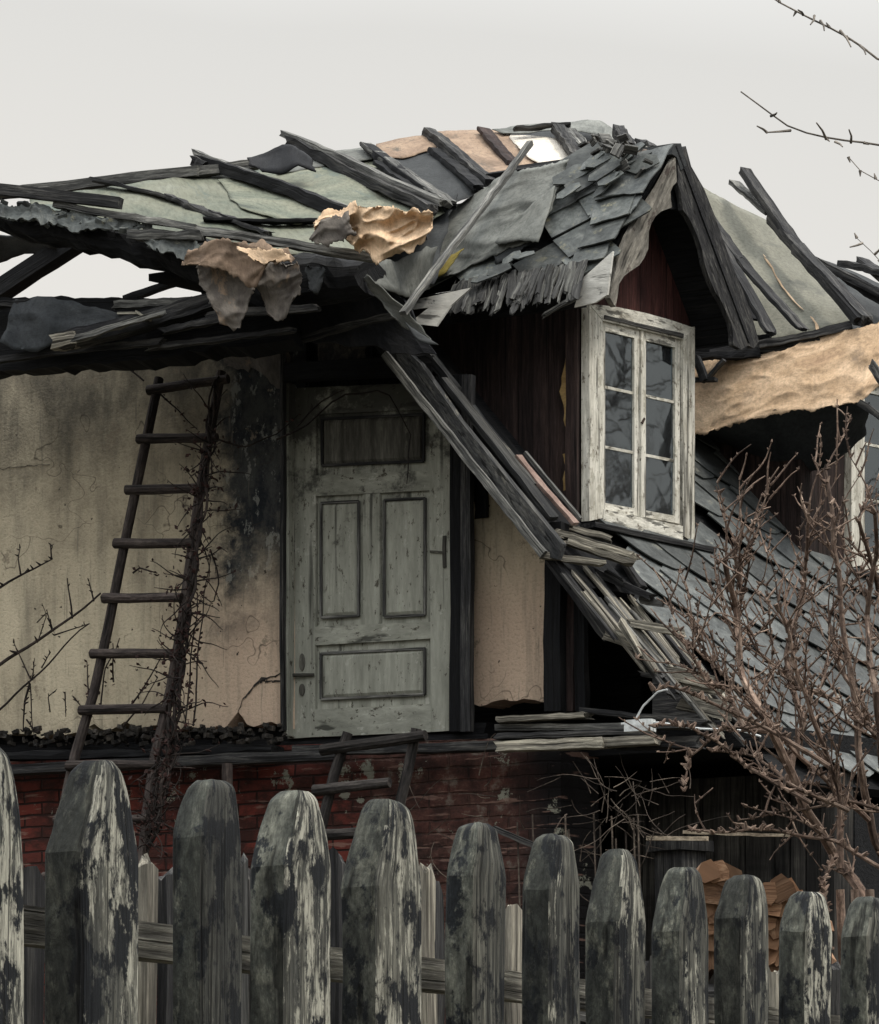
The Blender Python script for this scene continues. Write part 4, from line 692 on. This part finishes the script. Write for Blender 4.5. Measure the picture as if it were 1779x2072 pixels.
mb = MB(); mb.loft(HP([(1385, 735, 2.1), (1470, 722, 2.0), (1560, 712, 2.0), (1640, 690, 2.05), (1700, 668, 2.1), (1790, 646, 2.1), (1850, 640, 2.1)]), HP([(1390, 882, 1.95), (1430, 878, 1.9), (1500, 852, 1.85), (1600, 830, 1.85), (1700, 822, 1.85), (1745, 815, 1.85), (1800, 760, 2.0)]), 110, 50, .016, 2.0, .003, .012, 0, .06, None, .6); obj('hanging_felt', mb, 'tan_felt', house, True, 'wide tan felt sheet sagging between the dormers')
mb = MB(); mb.loft(HP([(1395, 872, 1.95), (1500, 848, 1.88), (1600, 826, 1.88), (1700, 818, 1.88), (1760, 812, 1.88)]), HP([(1420, 888, 2.4), (1480, 925, 2.4), (1560, 965, 2.35), (1680, 945, 2.3), (1755, 880, 2.25)]), 40, 14, .02, 2.5, .006, .006, 0, .03); obj('hanging_felt', mb, 'dark_felt', house, True, 'dark underside of the sagging felt')
B('batten', 'grey_wood', H(1765, 740, 1.7), H(1835, 850, 1.7), .05, .05, n=8, jit=.012, rag=.03)
B('batten', 'dark_wood', H(1740, 815, 1.75), H(1830, 880, 1.75), .05, .035, n=6, jit=.01)
# far dormer: cheek, post, window
DB2 = 2.275
cheek(-.25, 'dormer_cheek', 2.22)
mb = MB()
for i in range(5): b0 = 2.22 + i * .08; mb.prism([AB(AF, b0, 4.6), AB(AF, b0 + .077, 4.6), AB(AF, b0 + .077, 6.2), AB(AF, b0, 6.2)], U * -.03, ax=Z)
obj('dormer_gable', mb, 'brown_wood', house)
window(DB2, 'peeling white window of the far dormer at the right edge')
mb = MB(); abbox(mb, -.1, AF - .02, DB2 + 1.3, DB2 + 1.34, 4.9, 6.6); obj('dormer_cheek', mb, 'brown_wood', house)
mb = MB(); abbox(mb, -.2, -.1, .5, 3.4, 4.9, 6.4); obj('inner_wall', mb, 'black_wood', house)
# ---------------------------------------------------------------- ladders
def ladder(rl, rr, rungs, label, r=.03, mat='pole_wood', sides=10):
    base = (rl[-1] + rr[-1]) / 2; base = Vector((base.x, base.y, 0)); L = thing('wooden_ladder', base, label, 'ladder')
    for q in (rl, rr):
        pts = resample(q, 16); pts = [p_ + nz3(p_, 1.2, 2) * .015 for p_ in pts]; mb = MB(); mb.tube(pts, r * .92, r * 1.15, sides, .06); obj('rail', mb, mat, L)
    for a, b2 in rungs:
        mb = MB(); pts = [p_ + nz3(p_, 3, 1) * .006 for p_ in resample([a, b2], 6)]; mb.tube(pts, r * .98, r * .88, sides, .06); obj('rung', mb, mat, L)
    return L
def lb(y): return -.10 - max(0, (y - 780)) * .00075
def LP(x, y, d=0): return H(x, y, lb(y) + d)
rl = [LP(322, 765), LP(177, 1465), LP(145, 1560), LP(60, 1980)]; rr = [LP(447, 752), LP(405, 1000), LP(345, 1400), LP(300, 1600), LP(262, 1990)]
for q in (rl, rr):
    d = (q[-1] - q[-2]).normalized(); q.append(q[-1] + d * (q[-1].z / -d.z))
ladder(rl, rr, [(LP(x0, y0, -.04), LP(x1, y1, -.04)) for x0, y0, x1, y1 in [(300, 790, 462, 766), (279, 888, 440, 885), (256, 991, 420, 988), (232, 1101, 404, 1098), (209, 1211, 368, 1209), (184, 1323, 362, 1322), (163, 1436, 340, 1434), (136, 1549, 318, 1547), (112, 1660, 300, 1656), (88, 1775, 285, 1770), (64, 1890, 270, 1885)]],
       'tall round pole ladder with eight rungs leaning on the cream wall')
rl = [H(706, 1482, -.35), H(680, 1560, -.38), H(655, 1660, -.42), H(600, 1900, -.5)]; rr = [H(843, 1476, -.35), H(822, 1570, -.38), H(800, 1660, -.42), H(770, 1900, -.5)]
for q in (rl, rr):
    d = (q[-1] - q[-2]).normalized(); q.append(q[-1] + d * (q[-1].z / -d.z))
ladder(rl, rr, [(H(650, 1518, -.40), H(862, 1487, -.40)), (H(636, 1600, -.43), H(790, 1583, -.43)), (H(640, 1690, -.46), H(780, 1680, -.46))], 'short pole ladder with its top just below the door', .033, 'old_pole')
mb = MB(); mb.tube([H(460, 1545, -.3), H(461, 1700, -.3), H(462, 2290, -.3)], .032, .034, 10, .05); mb.v = [Vector((v.x, v.y, max(v.z, 0))) for v in mb.v]; tag(obj('wooden_post', mb, 'pole_wood'), 'thin dark pole standing against the red brick wall', 'post')
# ---------------------------------------------------------------- vine on the ladder
def wander(p, d, L, st, curl, grav=0.0):
    pts = [p]; n_ = max(2, int(L / st)); sd = R.random() * 90
    for i in range(n_): d = (d + nz3(pts[-1], 4 / max(.3, L), sd + i * .13) * curl + Vector((0, 0, grav))).normalized(); pts.append(pts[-1] + d * st)
    return pts
vm = MB(); lf = MB()
def leafbit(c, s_):
    a_ = Vector((R.uniform(-1, 1), R.uniform(-1, 1), R.uniform(-1, 1))).normalized(); b2 = a_.cross(Vector((R.random(), R.random(), R.random()))).normalized(); lf.prism([c - a_ * s_, c + b2 * s_ * .6, c + a_ * s_, c - b2 * s_ * .5], a_.cross(b2) * s_ * .25)
spine = [LP(300, 1700, -.09), LP(330, 1600, -.08), LP(355, 1440, -.08), LP(372, 1300, -.08), LP(385, 1200, -.08), LP(402, 1080, -.08), LP(415, 950, -.07), LP(430, 850, -.06), LP(440, 770, -.06)]
sp = resample(spine, 60)
for q_ in range(5): vm.tube([p_ + nz3(p_, 4, q_ * 5) * .06 for p_ in sp], .012, .006, 5)
for i in range(150):
    k_ = int(R.random() ** 1.3 * 58); p_ = sp[k_] + nz3(sp[k_], 5, i) * .05; d = Vector((R.uniform(-1, 1), R.uniform(-.8, .2), R.uniform(-1, .8))).normalized(); pts = wander(p_, d, R.uniform(.1, .32), .03, .5, -.05); vm.tube(pts, .005, .002, 4)
    for c in pts[1:]:
        if R.random() < .32: leafbit(c + Vector((R.uniform(-.02, .02), -.01, R.uniform(-.02, .02))), R.uniform(.007, .02))
for i in range(420):
    k_ = R.randint(0, 52); p_ = sp[k_] + Vector((R.gauss(.0, .055), R.uniform(-.06, .02), R.uniform(-.06, .06))); leafbit(p_, R.uniform(.007, .02))
for st in ([(200, 1440), (215, 1350), (240, 1290)], [(180, 1420), (175, 1340)], [(255, 1440), (290, 1390), (330, 1330)], [(270, 1160), (285, 1150), (320, 1160)], [(230, 1380), (225, 1300)], [(440, 890), (500, 905), (560, 880), (600, 840)], [(290, 770), (260, 745), (200, 735)], [(320, 790), (370, 840), (400, 870)], [(425, 1110), (445, 1180), (430, 1225), (405, 1200)], [(600, 860), (650, 810), (700, 790)], [(560, 890), (620, 860), (690, 800), (780, 790), (830, 880), (825, 980)], [(375, 1480), (380, 1400), (392, 1300), (400, 1200)], [(392, 1470), (400, 1350), (410, 1230), (425, 1130)]):
    pts = resample([H(x, y, min(-.07, lb(y) + .05)) for x, y in st], 14); pts = [q + nz3(q, 6, 2) * .015 for q in pts]; vm.tube(pts, .006, .003, 4)
    for c in pts:
        if st[0][0] < 450 and R.random() < .6: leafbit(c + Vector((R.uniform(-.015, .015), -.01, R.uniform(-.02, .02))), R.uniform(.008, .018))
vine = obj('dead_vine', vm, 'vine'); tag(vine, 'dead climbing vine with shrivelled leaves up the right rail of the tall ladder', 'vine'); obj('leaves', lf, 'leaf', vine)
# sapling twigs in front of the wall at left
def twiggy(mb, px_pts, b2, r0, r1, bud=0, jit=.01, fn=None, budm=None):
    fn = fn or (lambda x, y: H(x, y, b2)); pts = resample([fn(*q) for q in px_pts], 14); pts = [q + nz3(q, 5, b2) * jit for q in pts]; mb.tube(pts, r0, r1, 6)
    for q in pts:
        if bud and R.random() < bud: s_ = r0 * R.uniform(1.0, 1.8); d = Vector((R.uniform(-1, 1), R.uniform(-1, 0), R.uniform(0, 1))).normalized(); mb.tube([q, q + d * s_ * 1.4, q + d * s_ * 2.6], s_ * .6, s_ * .2, 5)
    return pts
def sapling(paths, label, root, b2, mat='vine'):
    mb = MB(); 
    for q in paths: twiggy(mb, q[0], b2, q[1], q[1] * .45, .3)
    x0, y0 = root; c = H(x0, y0, b2); mb.tube([Vector((c.x - .3, c.y, 0)), Vector((c.x - .15, c.y, c.z * .5)), c], .02, .012, 7); tag(obj('bare_sapling', mb, mat), label, 'sapling')
sapling([([(-60, 1375), (0, 1345), (100, 1280), (160, 1235), (205, 1200)], .012), ([(105, 1275), (95, 1235)], .006), ([(145, 1250), (140, 1200), (137, 1170)], .007), ([(190, 1215), (180, 1172)], .006), ([(-60, 1470), (0, 1435), (60, 1380), (110, 1330), (160, 1275), (180, 1260)], .008), ([(63, 1378), (45, 1335), (30, 1300)], .006), ([(65, 1378), (70, 1330)], .005), ([(83, 1350), (100, 1320)], .005), ([(60, 1385), (50, 1420), (48, 1480)], .008), ([(60, 1385), (65, 1450), (72, 1500)], .005), ([(55, 1455), (75, 1480)], .006),
         ([(100, 1440), (95, 1410), (115, 1395)], .005), ([(133, 1400), (135, 1450)], .005), ([(0, 1190), (50, 1160), (105, 1133)], .008), ([(43, 1163), (38, 1130), (42, 1110)], .006), ([(104, 1133), (100, 1100)], .006), ([(-60, 1220), (0, 1190)], .009), ([(75, 1260), (95, 1240), (110, 1280)], .004), ([(110, 1285), (180, 1260)], .005), ([(75, 1300), (95, 1245), (85, 1220)], .004), ([(250, 1470), (285, 1430), (300, 1400), (320, 1370)], .006), ([(150, 1410), (165, 1430), (170, 1460)], .005)], 'bare dark sapling twigs in front of the cream wall at far left', (-60, 1420), -.5)
# ---------------------------------------------------------------- picket fence
fence = thing('picket_fence', (.1, 6.2, 0), 'weathered picket fence of thick pointed slats with flaking white paint', 'fence')
FA = Vector((-.494, 4.94, 0)); FBn = Vector((.94, 7.74, 0)); FD = (FBn - FA).normalized(); FN = Vector((FD.y, -FD.x, 0))
def fpoint(px):
    r = ray(px, 0); # intersect in plan
    det = r.x * -FD.y + FD.x * 1.0
    s_ = (FA.x * -FD.y + FD.x * FA.y) / det; return s_
def picket(xc, xl, xr, ytop, sh, blunt, seed, tn):
    """xl..xr = silhouette at the shoulder, sh = shoulder pixel row"""
    Y = fpoint(xc); s_ = FPX / Y; w = (xr - xl) / s_; c = Vector(((xc - CX) / FPX * Y, Y, 0))
    zt = ZC + (YH - ytop) / s_; zs = ZC + (YH - sh) / s_
    # silhouette width = W*|FD.x| + T*|FN.x|
    T = w * .535 / abs(FN.x); Wd = w * .535 / abs(FD.x); rows = 34; vs = []; gs = []; lv = []
    prof = []
    for an in range(20): t_ = 2 * math.pi * (an + .5) / 20; cx_, sy_ = math.cos(t_), math.sin(t_); prof.append((math.copysign(abs(cx_) ** .42, cx_) * 1.03, math.copysign(abs(sy_) ** .42, sy_) * 1.03))
    for i in range(rows + 1):
        if i < 14: z = .15 + (zs - .15) * i / 14; k_ = 0
        else: k_ = (i - 14) / (rows - 14); k_ = 1 - (1 - k_) ** 1.5 if k_ < 1 else 1; z = zs + (zt - zs) * k_
        tw = 1 - (1 - blunt) * (k_ ** 1.15); tt = 1 - .32 * k_ ** 2
        if k_ > .8: e_ = (k_ - .8) / .2; tw *= 1 - .34 * e_ ** 3; tt *= 1 - .36 * e_ ** 3
        for qx, qy in prof:
            v = c + FD * (qx * Wd / 2 * tw + (.10 * Wd * k_)) - FN * (qy * T / 2 * tt) * -1 + Z * z
            a_ = nz3(v, 9, seed) * .0035 + nz3(Vector((v.x, v.y, v.z * .12)), 60, seed) * .0028; v = v + a_
            vs.append(v); gs.append((z + seed * 3, qx * Wd / 2 + seed, qy * T / 2 + (qx * T) * .5))
    m_ = len(prof); mb = MB(); fs = [[i * m_ + j, i * m_ + (j + 1) % m_, (i + 1) * m_ + (j + 1) % m_, (i + 1) * m_ + j] for i in range(rows) for j in range(m_)]
    fs += [list(range(m_ - 1, -1, -1)), [rows * m_ + j for j in range(m_)]]; mb.add(vs, fs, gs, tn)
    tm_ = R.random(); o = obj('picket', mb, 'fence_wood', fence); me = o.data; me.materials.append(MATS['mossy_wood'])
    for f_ in me.polygons:
        if f_.normal.dot(FN) < .55 + .35 * noise.noise(Vector((f_.center.z * 7, seed * 3, 0))): f_.material_index = 1; me.attributes['tone'].data[f_.index].value = tm_
    return o
PK = [(-52, -150, 45, 1500, 1740, .30, .9), (186, 93, 277, 1538, 1735, .36, .7), (420, 350, 490, 1580, 1700, .56, .08), (588, 504, 670, 1600, 1760, .34, .8), (772, 688, 855, 1620, 1800, .40, .62), (962, 897, 1026, 1664, 1775, .54, .03), (1115, 1053, 1176, 1690, 1805, .58, .45), (1246, 1180, 1311, 1720, 1870, .36, .32), (1377, 1313, 1441, 1755, 1890, .40, .38), (1500, 1440, 1562, 1772, 1860, .50, .5), (1629, 1570, 1690, 1803, 1890, .5, .95), (1752, 1695, 1812, 1817, 1900, .5, .5), (1870, 1815, 1930, 1835, 1920, .5, .5)]
for i, (xc, xl, xr, yt, sh, bl, tn) in enumerate(PK): picket(xc, xl, xr, yt, sh, bl, i * 2.3 + .7, tn)
def behind(px, py, d): # point d metres behind the fence line
    Y = fpoint(px); p_ = W(px, py, Y); sh = -FN * d; q = p_ + sh; return q
mb = MB(); p0 = behind(-80, 1830, .12); p1 = behind(1900, 2095, .12); mb.beam(p0, p1, .05, .055, n=40, jit=.003, tone=1); obj('rail', mb, 'silver_wood', fence, label='pale horizontal rail behind the pickets')
for px in (60, 930):
    mb = MB(); q = behind(px, 1900, .2); mb.beam(Vector((q.x, q.y, 0)), Vector((q.x, q.y, 1.75)), .08, .08, up=FD, n=10, jit=.004); obj('fence_post', mb, 'dark_wood', fence)
bf = thing('batten_fence', W(500, 2300, 9.5) - Z * 1.6, 'second fence of thin weathered battens glimpsed behind the pickets', 'fence')
FO = -FN * 1.1
for px, py, w_, mt, tn in [(60, 1765, .05, 'dark_wood', .2), (115, 1755, .05, 'dark_wood', .1), (298, 1745, .035, 'silver_wood', .1), (335, 1760, .04, 'dark_wood', .9), (485, 1740, .03, 'grey_wood', .3), (505, 1765, .035, 'dark_wood', .8), (680, 1735, .03, 'dark_wood', .7), (862, 1760, .045, 'silver_wood', .4), (880, 1800, .04, 'dark_wood', .9), (1035, 1850, .05, 'silver_wood', .7), (1155, 1860, .03, 'grey_wood', .2), (1310, 1950, .03, 'dark_wood', .2), (1570, 1960, .04, 'silver_wood', .6), (1690, 1960, .03, 'dark_wood', .4)]:
    Y = fpoint(px) * 1.13; q = W(px, py, Y); mb = MB(); mb.beam(Vector((q.x, q.y, .1)), q, w_, .02, up=FN, n=14, jit=.005, rag=.02, tone=tn); obj('slat', mb, mt, bf)
for dz in (0, -.45):
    mb = MB(); q0 = W(-80, 1900, fpoint(-80) * 1.15) + Z * dz; q1 = W(1300, 2060, fpoint(1300) * 1.15) + Z * dz; mb.beam(q0, q1, .03, .04, n=20, jit=.004); obj('rail', mb, 'grey_wood', bf)
# ---------------------------------------------------------------- twig heap, wire, insulator, posts, firewood
tm = MB()
for i in range(46):
    x, y = R.gauss(1270, 60), R.gauss(1630, 45); p_ = H(x, y, -.35 + R.uniform(-.2, .2)); pts = wander(p_, Vector((R.uniform(-1, 1), R.uniform(-.3, .3), R.uniform(-.8, .9))).normalized(), R.uniform(.12, .42), .04, .4); tm.tube(pts, .003, .0012, 4)
for i in range(24):
    x, y = R.uniform(820, 1240), R.uniform(1560, 1800); p_ = H(x, y, -.2); pts = wander(p_, Vector((R.uniform(-1, 1), -.2, R.uniform(-.6, .9))).normalized(), R.uniform(.1, .35), .04, .5); tm.tube(pts, .003, .0015, 4)
for i in range(12):
    x = R.uniform(900, 1330); p_ = H(x, R.uniform(1640, 1700), -.3); tm.tube([Vector((p_.x + R.uniform(-.1, .1), p_.y, 0)), p_.lerp(Vector((p_.x, p_.y, 0)), .5) + Vector((.05, 0, 0)), p_], .007, .005, 5)
tag(obj('brushwood', tm, 'dry_twig'), 'tangle of thin dead twigs below the roof eave', 'brushwood', kind='stuff')
for i, (pp, r_, lab) in enumerate([([(1258, 1465), (1330, 1462), (1420, 1475), (1500, 1478), (1540, 1490)], .007, 'pale wire running right from the white block'), ([(1285, 1460), (1300, 1430), (1330, 1400), (1350, 1395)], .006, 'short bent pale wire curling above the white block')]):
    mb = MB(); twiggy(mb, pp, -.42, r_, r_ * .8, 0, .003); mb.v = mb.v; tag(obj('wire', mb, 'ceramic'), lab, 'wire')
mb = MB(); c0, c1_ = H(1268, 1470, -.42), H(1322, 1467, -.42); mb.beam(c0, c1_, .06, .062, n=4, jit=.003); tag(obj('white_block', mb, 'ceramic'), 'small white painted block on the wire at the eave corner', 'block')
mb = MB(); q = H(1378, 1722, .2); mb.beam(Vector((q.x, q.y, 0)), q, .2, .2, up=V, n=8, jit=.01); mb.beam(q + Z * .0, q + Z * .06, .26, .26, up=V, n=2, jit=.005); tag(obj('stone_pillar', mb, 'dark_wood'), 'dark square pillar behind the firewood under the eave', 'pillar')
B2 = lambda nm, mt, p, q, w, h, lab, cat, grp=None, **k: tag(B(nm, mt, p, q, w, h, parent=None, **k), lab, cat, grp)
B2('loose_pole', 'straw_cane', H(1310, 1696, -.3), H(1432, 1696, -.3), .03, .022, 'short pale stick lying level above the firewood', 'stick', n=6, jit=.002)
B2('loose_pole', 'straw_cane', H(1385, 1684, -.5), H(1600, 1690, -.5), .02, .016, 'long pale level stick under the eave right of the pillar', 'stick', n=10, jit=.006)
B2('loose_pole', 'dark_wood', H(1000, 1675, -.3), H(1110, 1722, -.3), .04, .03, 'dark leaning board behind the middle of the fence', 'board', n=6, jit=.004)
logs = []; wh_ = []
for hp, (x0, y0, rows_) in (('left', (1430, 1772, 6)), ('right', (1552, 1800, 6))):
    for rw in range(rows_):
        for cl_ in range(3):
            logs.append((x0 + cl_ * 25 + R.uniform(-5, 5) + (rw % 2) * 9, y0 + rw * 32 + R.uniform(-6, 6), R.uniform(.046, .062), R.uniform(0, 360)))
            wh_.append('%s in the %s row of the %s firewood heap' % (('left', 'middle', 'right')[cl_], ('top', 'second', 'third', 'fourth', 'fifth', 'bottom')[rw], hp))
for i, (x, y, r_, an) in enumerate(logs):
    Y = 12.4; c = W(x, y, Y + i * .007 + R.uniform(0, .004)); a_ = math.radians(an); L_ = Vector((R.uniform(-.1, .6), 1, R.uniform(-.35, .1))).normalized(); mb = MB(); rr_ = r_
    sx_ = Vector((math.cos(a_), 0, math.sin(a_))); sy_ = Vector((-math.sin(a_), 0, math.cos(a_)))
    pts = [c + (sx_ * math.cos(t_) + sy_ * math.sin(t_)) * rr_ * q_ for t_, q_ in ((2.9, 1.0), (3.9, .8), (5.4, 1.05), (6.1, .95), (.75, 1.1), (1.5, .9))]
    mb.prism(pts, L_ * .35, ax=L_); mb.t = [R.random() for _ in mb.t]; tag(obj('split_log', mb, 'fresh_wood'), 'orange split log, ' + wh_[i], 'log', 'split logs of the firewood stack')
# stand that carries the wood
mb = MB(); q = W(1515, 2010, 12.5); mb.beam(Vector((q.x - .35, q.y + .1, q.z * .5)), Vector((q.x + .35, q.y + .1, q.z * .5)), .5, q.z, n=6, jit=.01); tag(obj('log_bench', mb, 'dark_wood'), 'low dark timber bench under the firewood', 'bench')
# ---------------------------------------------------------------- shrub
bush = thing('bare_shrub', W(1760, 2300, 12) - Z * 1.6, 'leafless budding shrub with reddish brown twigs at the right edge', 'shrub')
def YB(x, y, o): return W(x, y, 12.3 + o)
stems = [([(1790, 1900), (1745, 1815), (1690, 1730), (1640, 1650), (1600, 1560), (1550, 1450), (1500, 1370), (1490, 1240), (1465, 1130)], .021, 0), ([(1500, 1370), (1488, 1270), (1500, 1200), (1488, 1100)], .011, .1), ([(1600, 1560), (1625, 1450), (1590, 1330), (1625, 1180), (1640, 1020)], .013, .3), ([(1700, 1760), (1700, 1600), (1640, 1450), (1600, 1300), (1575, 1220)], .013, -.3),
    ([(1830, 1850), (1770, 1700), (1740, 1550), (1725, 1400), (1700, 1200), (1685, 1050), (1668, 945)], .016, .2), ([(1850, 1700), (1790, 1560), (1770, 1400), (1750, 1250), (1775, 1120), (1770, 1040)], .016, -.2), ([(1830, 1600), (1740, 1420), (1690, 1330), (1680, 1250), (1725, 1150)], .012, .5), ([(1870, 1500), (1800, 1350), (1779, 1200), (1740, 1060), (1755, 980)], .013, .4), ([(1680, 1550), (1560, 1480), (1450, 1425), (1350, 1390), (1325, 1400)], .009, -.5), ([(1640, 1620), (1520, 1560), (1450, 1500), (1395, 1470), (1330, 1465)], .008, -.5), ([(1720, 1640), (1600, 1590), (1530, 1530), (1440, 1520)], .008, -.4),
    ([(1790, 1760), (1680, 1700), (1560, 1680), (1450, 1685), (1390, 1680)], .008, -.3), ([(1850, 1650), (1700, 1620), (1600, 1640), (1500, 1655)], .007, -.1), ([(1690, 1730), (1672, 1780), (1668, 1850)], .006, -.4), ([(1560, 1480), (1500, 1470), (1470, 1400), (1430, 1380), (1400, 1330), (1385, 1290)], .010, -.1), ([(1760, 1660), (1650, 1560), (1530, 1440), (1440, 1340), (1395, 1300)], .010, .1), ([(1850, 1560), (1760, 1480), (1700, 1420), (1620, 1390), (1560, 1340)], .010, .0), ([(1550, 1460), (1460, 1480), (1400, 1530), (1380, 1600)], .006, -.3)]
bm_ = {}
def bud(mb, q, s_):
    for _ in range(2): d = Vector((R.uniform(-1, 1), R.uniform(-.6, .4), R.uniform(.1, 1.3))).normalized(); mb.tube([q, q + d * s_ * 1.2, q + d * s_ * 2.2], s_ * .75, s_ * .2, 5)
cnt = 0
for path, r0, off in stems:
    mb = MB(); pts = resample([YB(x, y, off + .3 * noise.noise(Vector((x * .01, y * .01, off)))) for x, y in path], 34); pts = [q + nz3(q, 7, off) * .014 for q in pts]; mb.tube(pts, r0 * 1.05, r0 * .42, 7)
    for i in range(4, 35):
        if R.random() < .75: bud(mb, pts[i] + nz3(pts[i], 30, 1) * .008, R.uniform(.008, .014))
        if R.random() < (.46 if r0 > .0095 else .14):
            d0 = (pts[min(i + 1, 34)] - pts[i - 1]).normalized(); d = (d0 * .6 + Vector((R.uniform(-.6, .9), R.uniform(-.5, .5), R.uniform(-.1, 1)))).normalized(); tw = wander(pts[i], d, R.uniform(.10, .36), .035, .28, .03); mb.tube(tw, max(.0038, r0 * .26), .0015, 5)
            for q in tw[1:]:
                if R.random() < .55: bud(mb, q, R.uniform(.005, .010))
                if R.random() < .34: t2 = wander(q, (d + Vector((R.uniform(-1, 1), R.uniform(-.5, .5), R.uniform(-.3, .8)))).normalized(), R.uniform(.06, .22), .03, .35); mb.tube(t2, .004, .002, 4); [bud(mb, z_, .005) for z_ in t2[1:] if R.random() < .5]
    obj('stem', mb, 'twig', bush)
for i in range(7):
    mb = MB(); q = YB(1700 + i * 30, 1800, R.uniform(-.4, .4)); mb.tube([Vector((q.x + R.uniform(-.1, .15), q.y, 0)), Vector((q.x + .05, q.y, q.z * .5)), q], .022, .016, 7); obj('stem', mb, 'twig', bush)
# ---------------------------------------------------------------- overhanging tree (trunk stands right of the frame)
tree = thing('bare_tree', (2.4, 8.6, 0), 'bare grey tree whose thin branches reach in at the upper right', 'tree')
mb = MB(); mb.tube(resample([Vector((2.4, 8.6, 0)), Vector((2.35, 8.6, 1.5)), Vector((2.45, 8.5, 3)), Vector((2.3, 8.4, 4.6)), Vector((2.2, 8.4, 6))], 16), .14, .04, 12, .06); obj('trunk', mb, 'branch', tree)
def limb(pp, r0, spurs, Y=8.0, root=None):
    mb = MB(); pts = [W(x, y, Y) for x, y in pp]
    if root is not None: pts.append(root)
    q_ = resample(pts, 40); q_ = [c + nz3(c, 6, 3) * .008 for c in q_]; mb.tube(q_, r0 * .2, r0 * .8 if root is not None else r0, 7)
    for x, y, x2, y2 in spurs: t_ = resample([W(x, y, Y), W((x + x2) / 2 + 3, (y + y2) / 2, Y - .02), W(x2, y2, Y - .04)], 6); mb.tube(t_, .0035, .0016, 5)
    for c in q_[:26]:
        if R.random() < .5: d = Vector((R.uniform(-1, 1), 0, R.uniform(-1, 1))).normalized(); mb.tube([c, c + d * .014], .004, .001, 4)
    obj('branch', mb, 'branch', tree)
limb([(1545, -20), (1580, 5), (1640, 35), (1700, 62), (1745, 95), (1785, 128)], .009, [(1640, 35), (1648, 32, 1640, 50), (1700, 62, 1722, 95), (1660, 42, 1668, 62), (1740, 92, 1752, 110), (1625, 30, 1615, 20)][1:], 8, Vector((2.35, 8.5, 4.2)))
limb([(1497, 190), (1530, 215), (1560, 235), (1600, 262), (1650, 278), (1700, 287), (1779, 293)], .008, [(1600, 264, 1550, 268), (1552, 268, 1532, 255), (1672, 282, 1652, 248), (1722, 289, 1718, 262), (1560, 235, 1572, 228), (1690, 287, 1705, 297)], 8, Vector((2.35, 8.5, 3.6)))
limb([(1716, 320), (1740, 345), (1785, 368)], .005, [], 8, Vector((2.38, 8.5, 3.4)))
limb([(1735, 480), (1760, 505), (1790, 540)], .004, [(1770, 515, 1790, 490), (1745, 492, 1720, 500)], 8, Vector((2.4, 8.5, 3.0)))
# tree further right, mirrored in the panes
t2 = thing('bare_tree', (9.5, 19, 0), 'bare tree standing off to the right of the house, mirrored in the dormer panes', 'tree')
mb = MB(); mb.tube(resample([Vector((9.5, 19, 0)), Vector((9.4, 19, 2.5)), Vector((9.6, 18.8, 5.2)), Vector((9.5, 18.8, 8))], 16), .2, .05, 10, .05); obj('trunk', mb, 'branch', t2)
mb = MB()
for i in range(34):
    p_ = Vector((9.5, 18.9, R.uniform(3, 7.8))); d = Vector((R.uniform(-1, 1), R.uniform(-1, 1), R.uniform(.0, .7))).normalized(); l1 = wander(p_, d, R.uniform(1.2, 3.2), .2, .25, .02); mb.tube(l1, .045, .012, 5)
    for q in l1[2:]:
        for _ in range(3): l2 = wander(q, (d + Vector((R.uniform(-1, 1), R.uniform(-1, 1), R.uniform(-.5, 1)))).normalized(), R.uniform(.4, 1.1), .12, .3); mb.tube(l2, .014, .005, 4)
obj('crown', mb, 'branch', t2)

# ---------------------------------------------------------------- unseen wood added behind the viewpoint to block low sky light
mb = MB()
for i in range(5200):
    x = R.uniform(-45, 45); dy = R.gauss(0, 2.2); h_ = 15 + 3 * noise.noise(Vector((x * .25, 1, 0))) + 1.5 * noise.noise(Vector((x * .9, 4, 0))); z = h_ * R.random() ** .8; w_ = 1.0 - .45 * z / h_
    c = Vector((x, -13 + dy * w_, z)); a_ = Vector((R.uniform(-1, 1), R.uniform(-1, 1), R.uniform(-1, 1))).normalized() * R.uniform(.35, .9); b2 = a_.cross(Vector((R.random(), R.random(), 1))).normalized() * R.uniform(.3, .7)
    mb.add([c - a_, c + b2, c + a_, c - b2 * .8], [[0, 1, 2, 3]], [(x, z, 0)] * 4)
sheetmat('sky_blocking_evergreen', [(.012, .016, .010), (.025, .032, .018), (.04, .05, .028)], 3)
tag(obj('sky_blocking_wood', mb, 'sky_blocking_evergreen'), 'unseen wood added behind the viewpoint to block low sky light', None, kind='stuff')
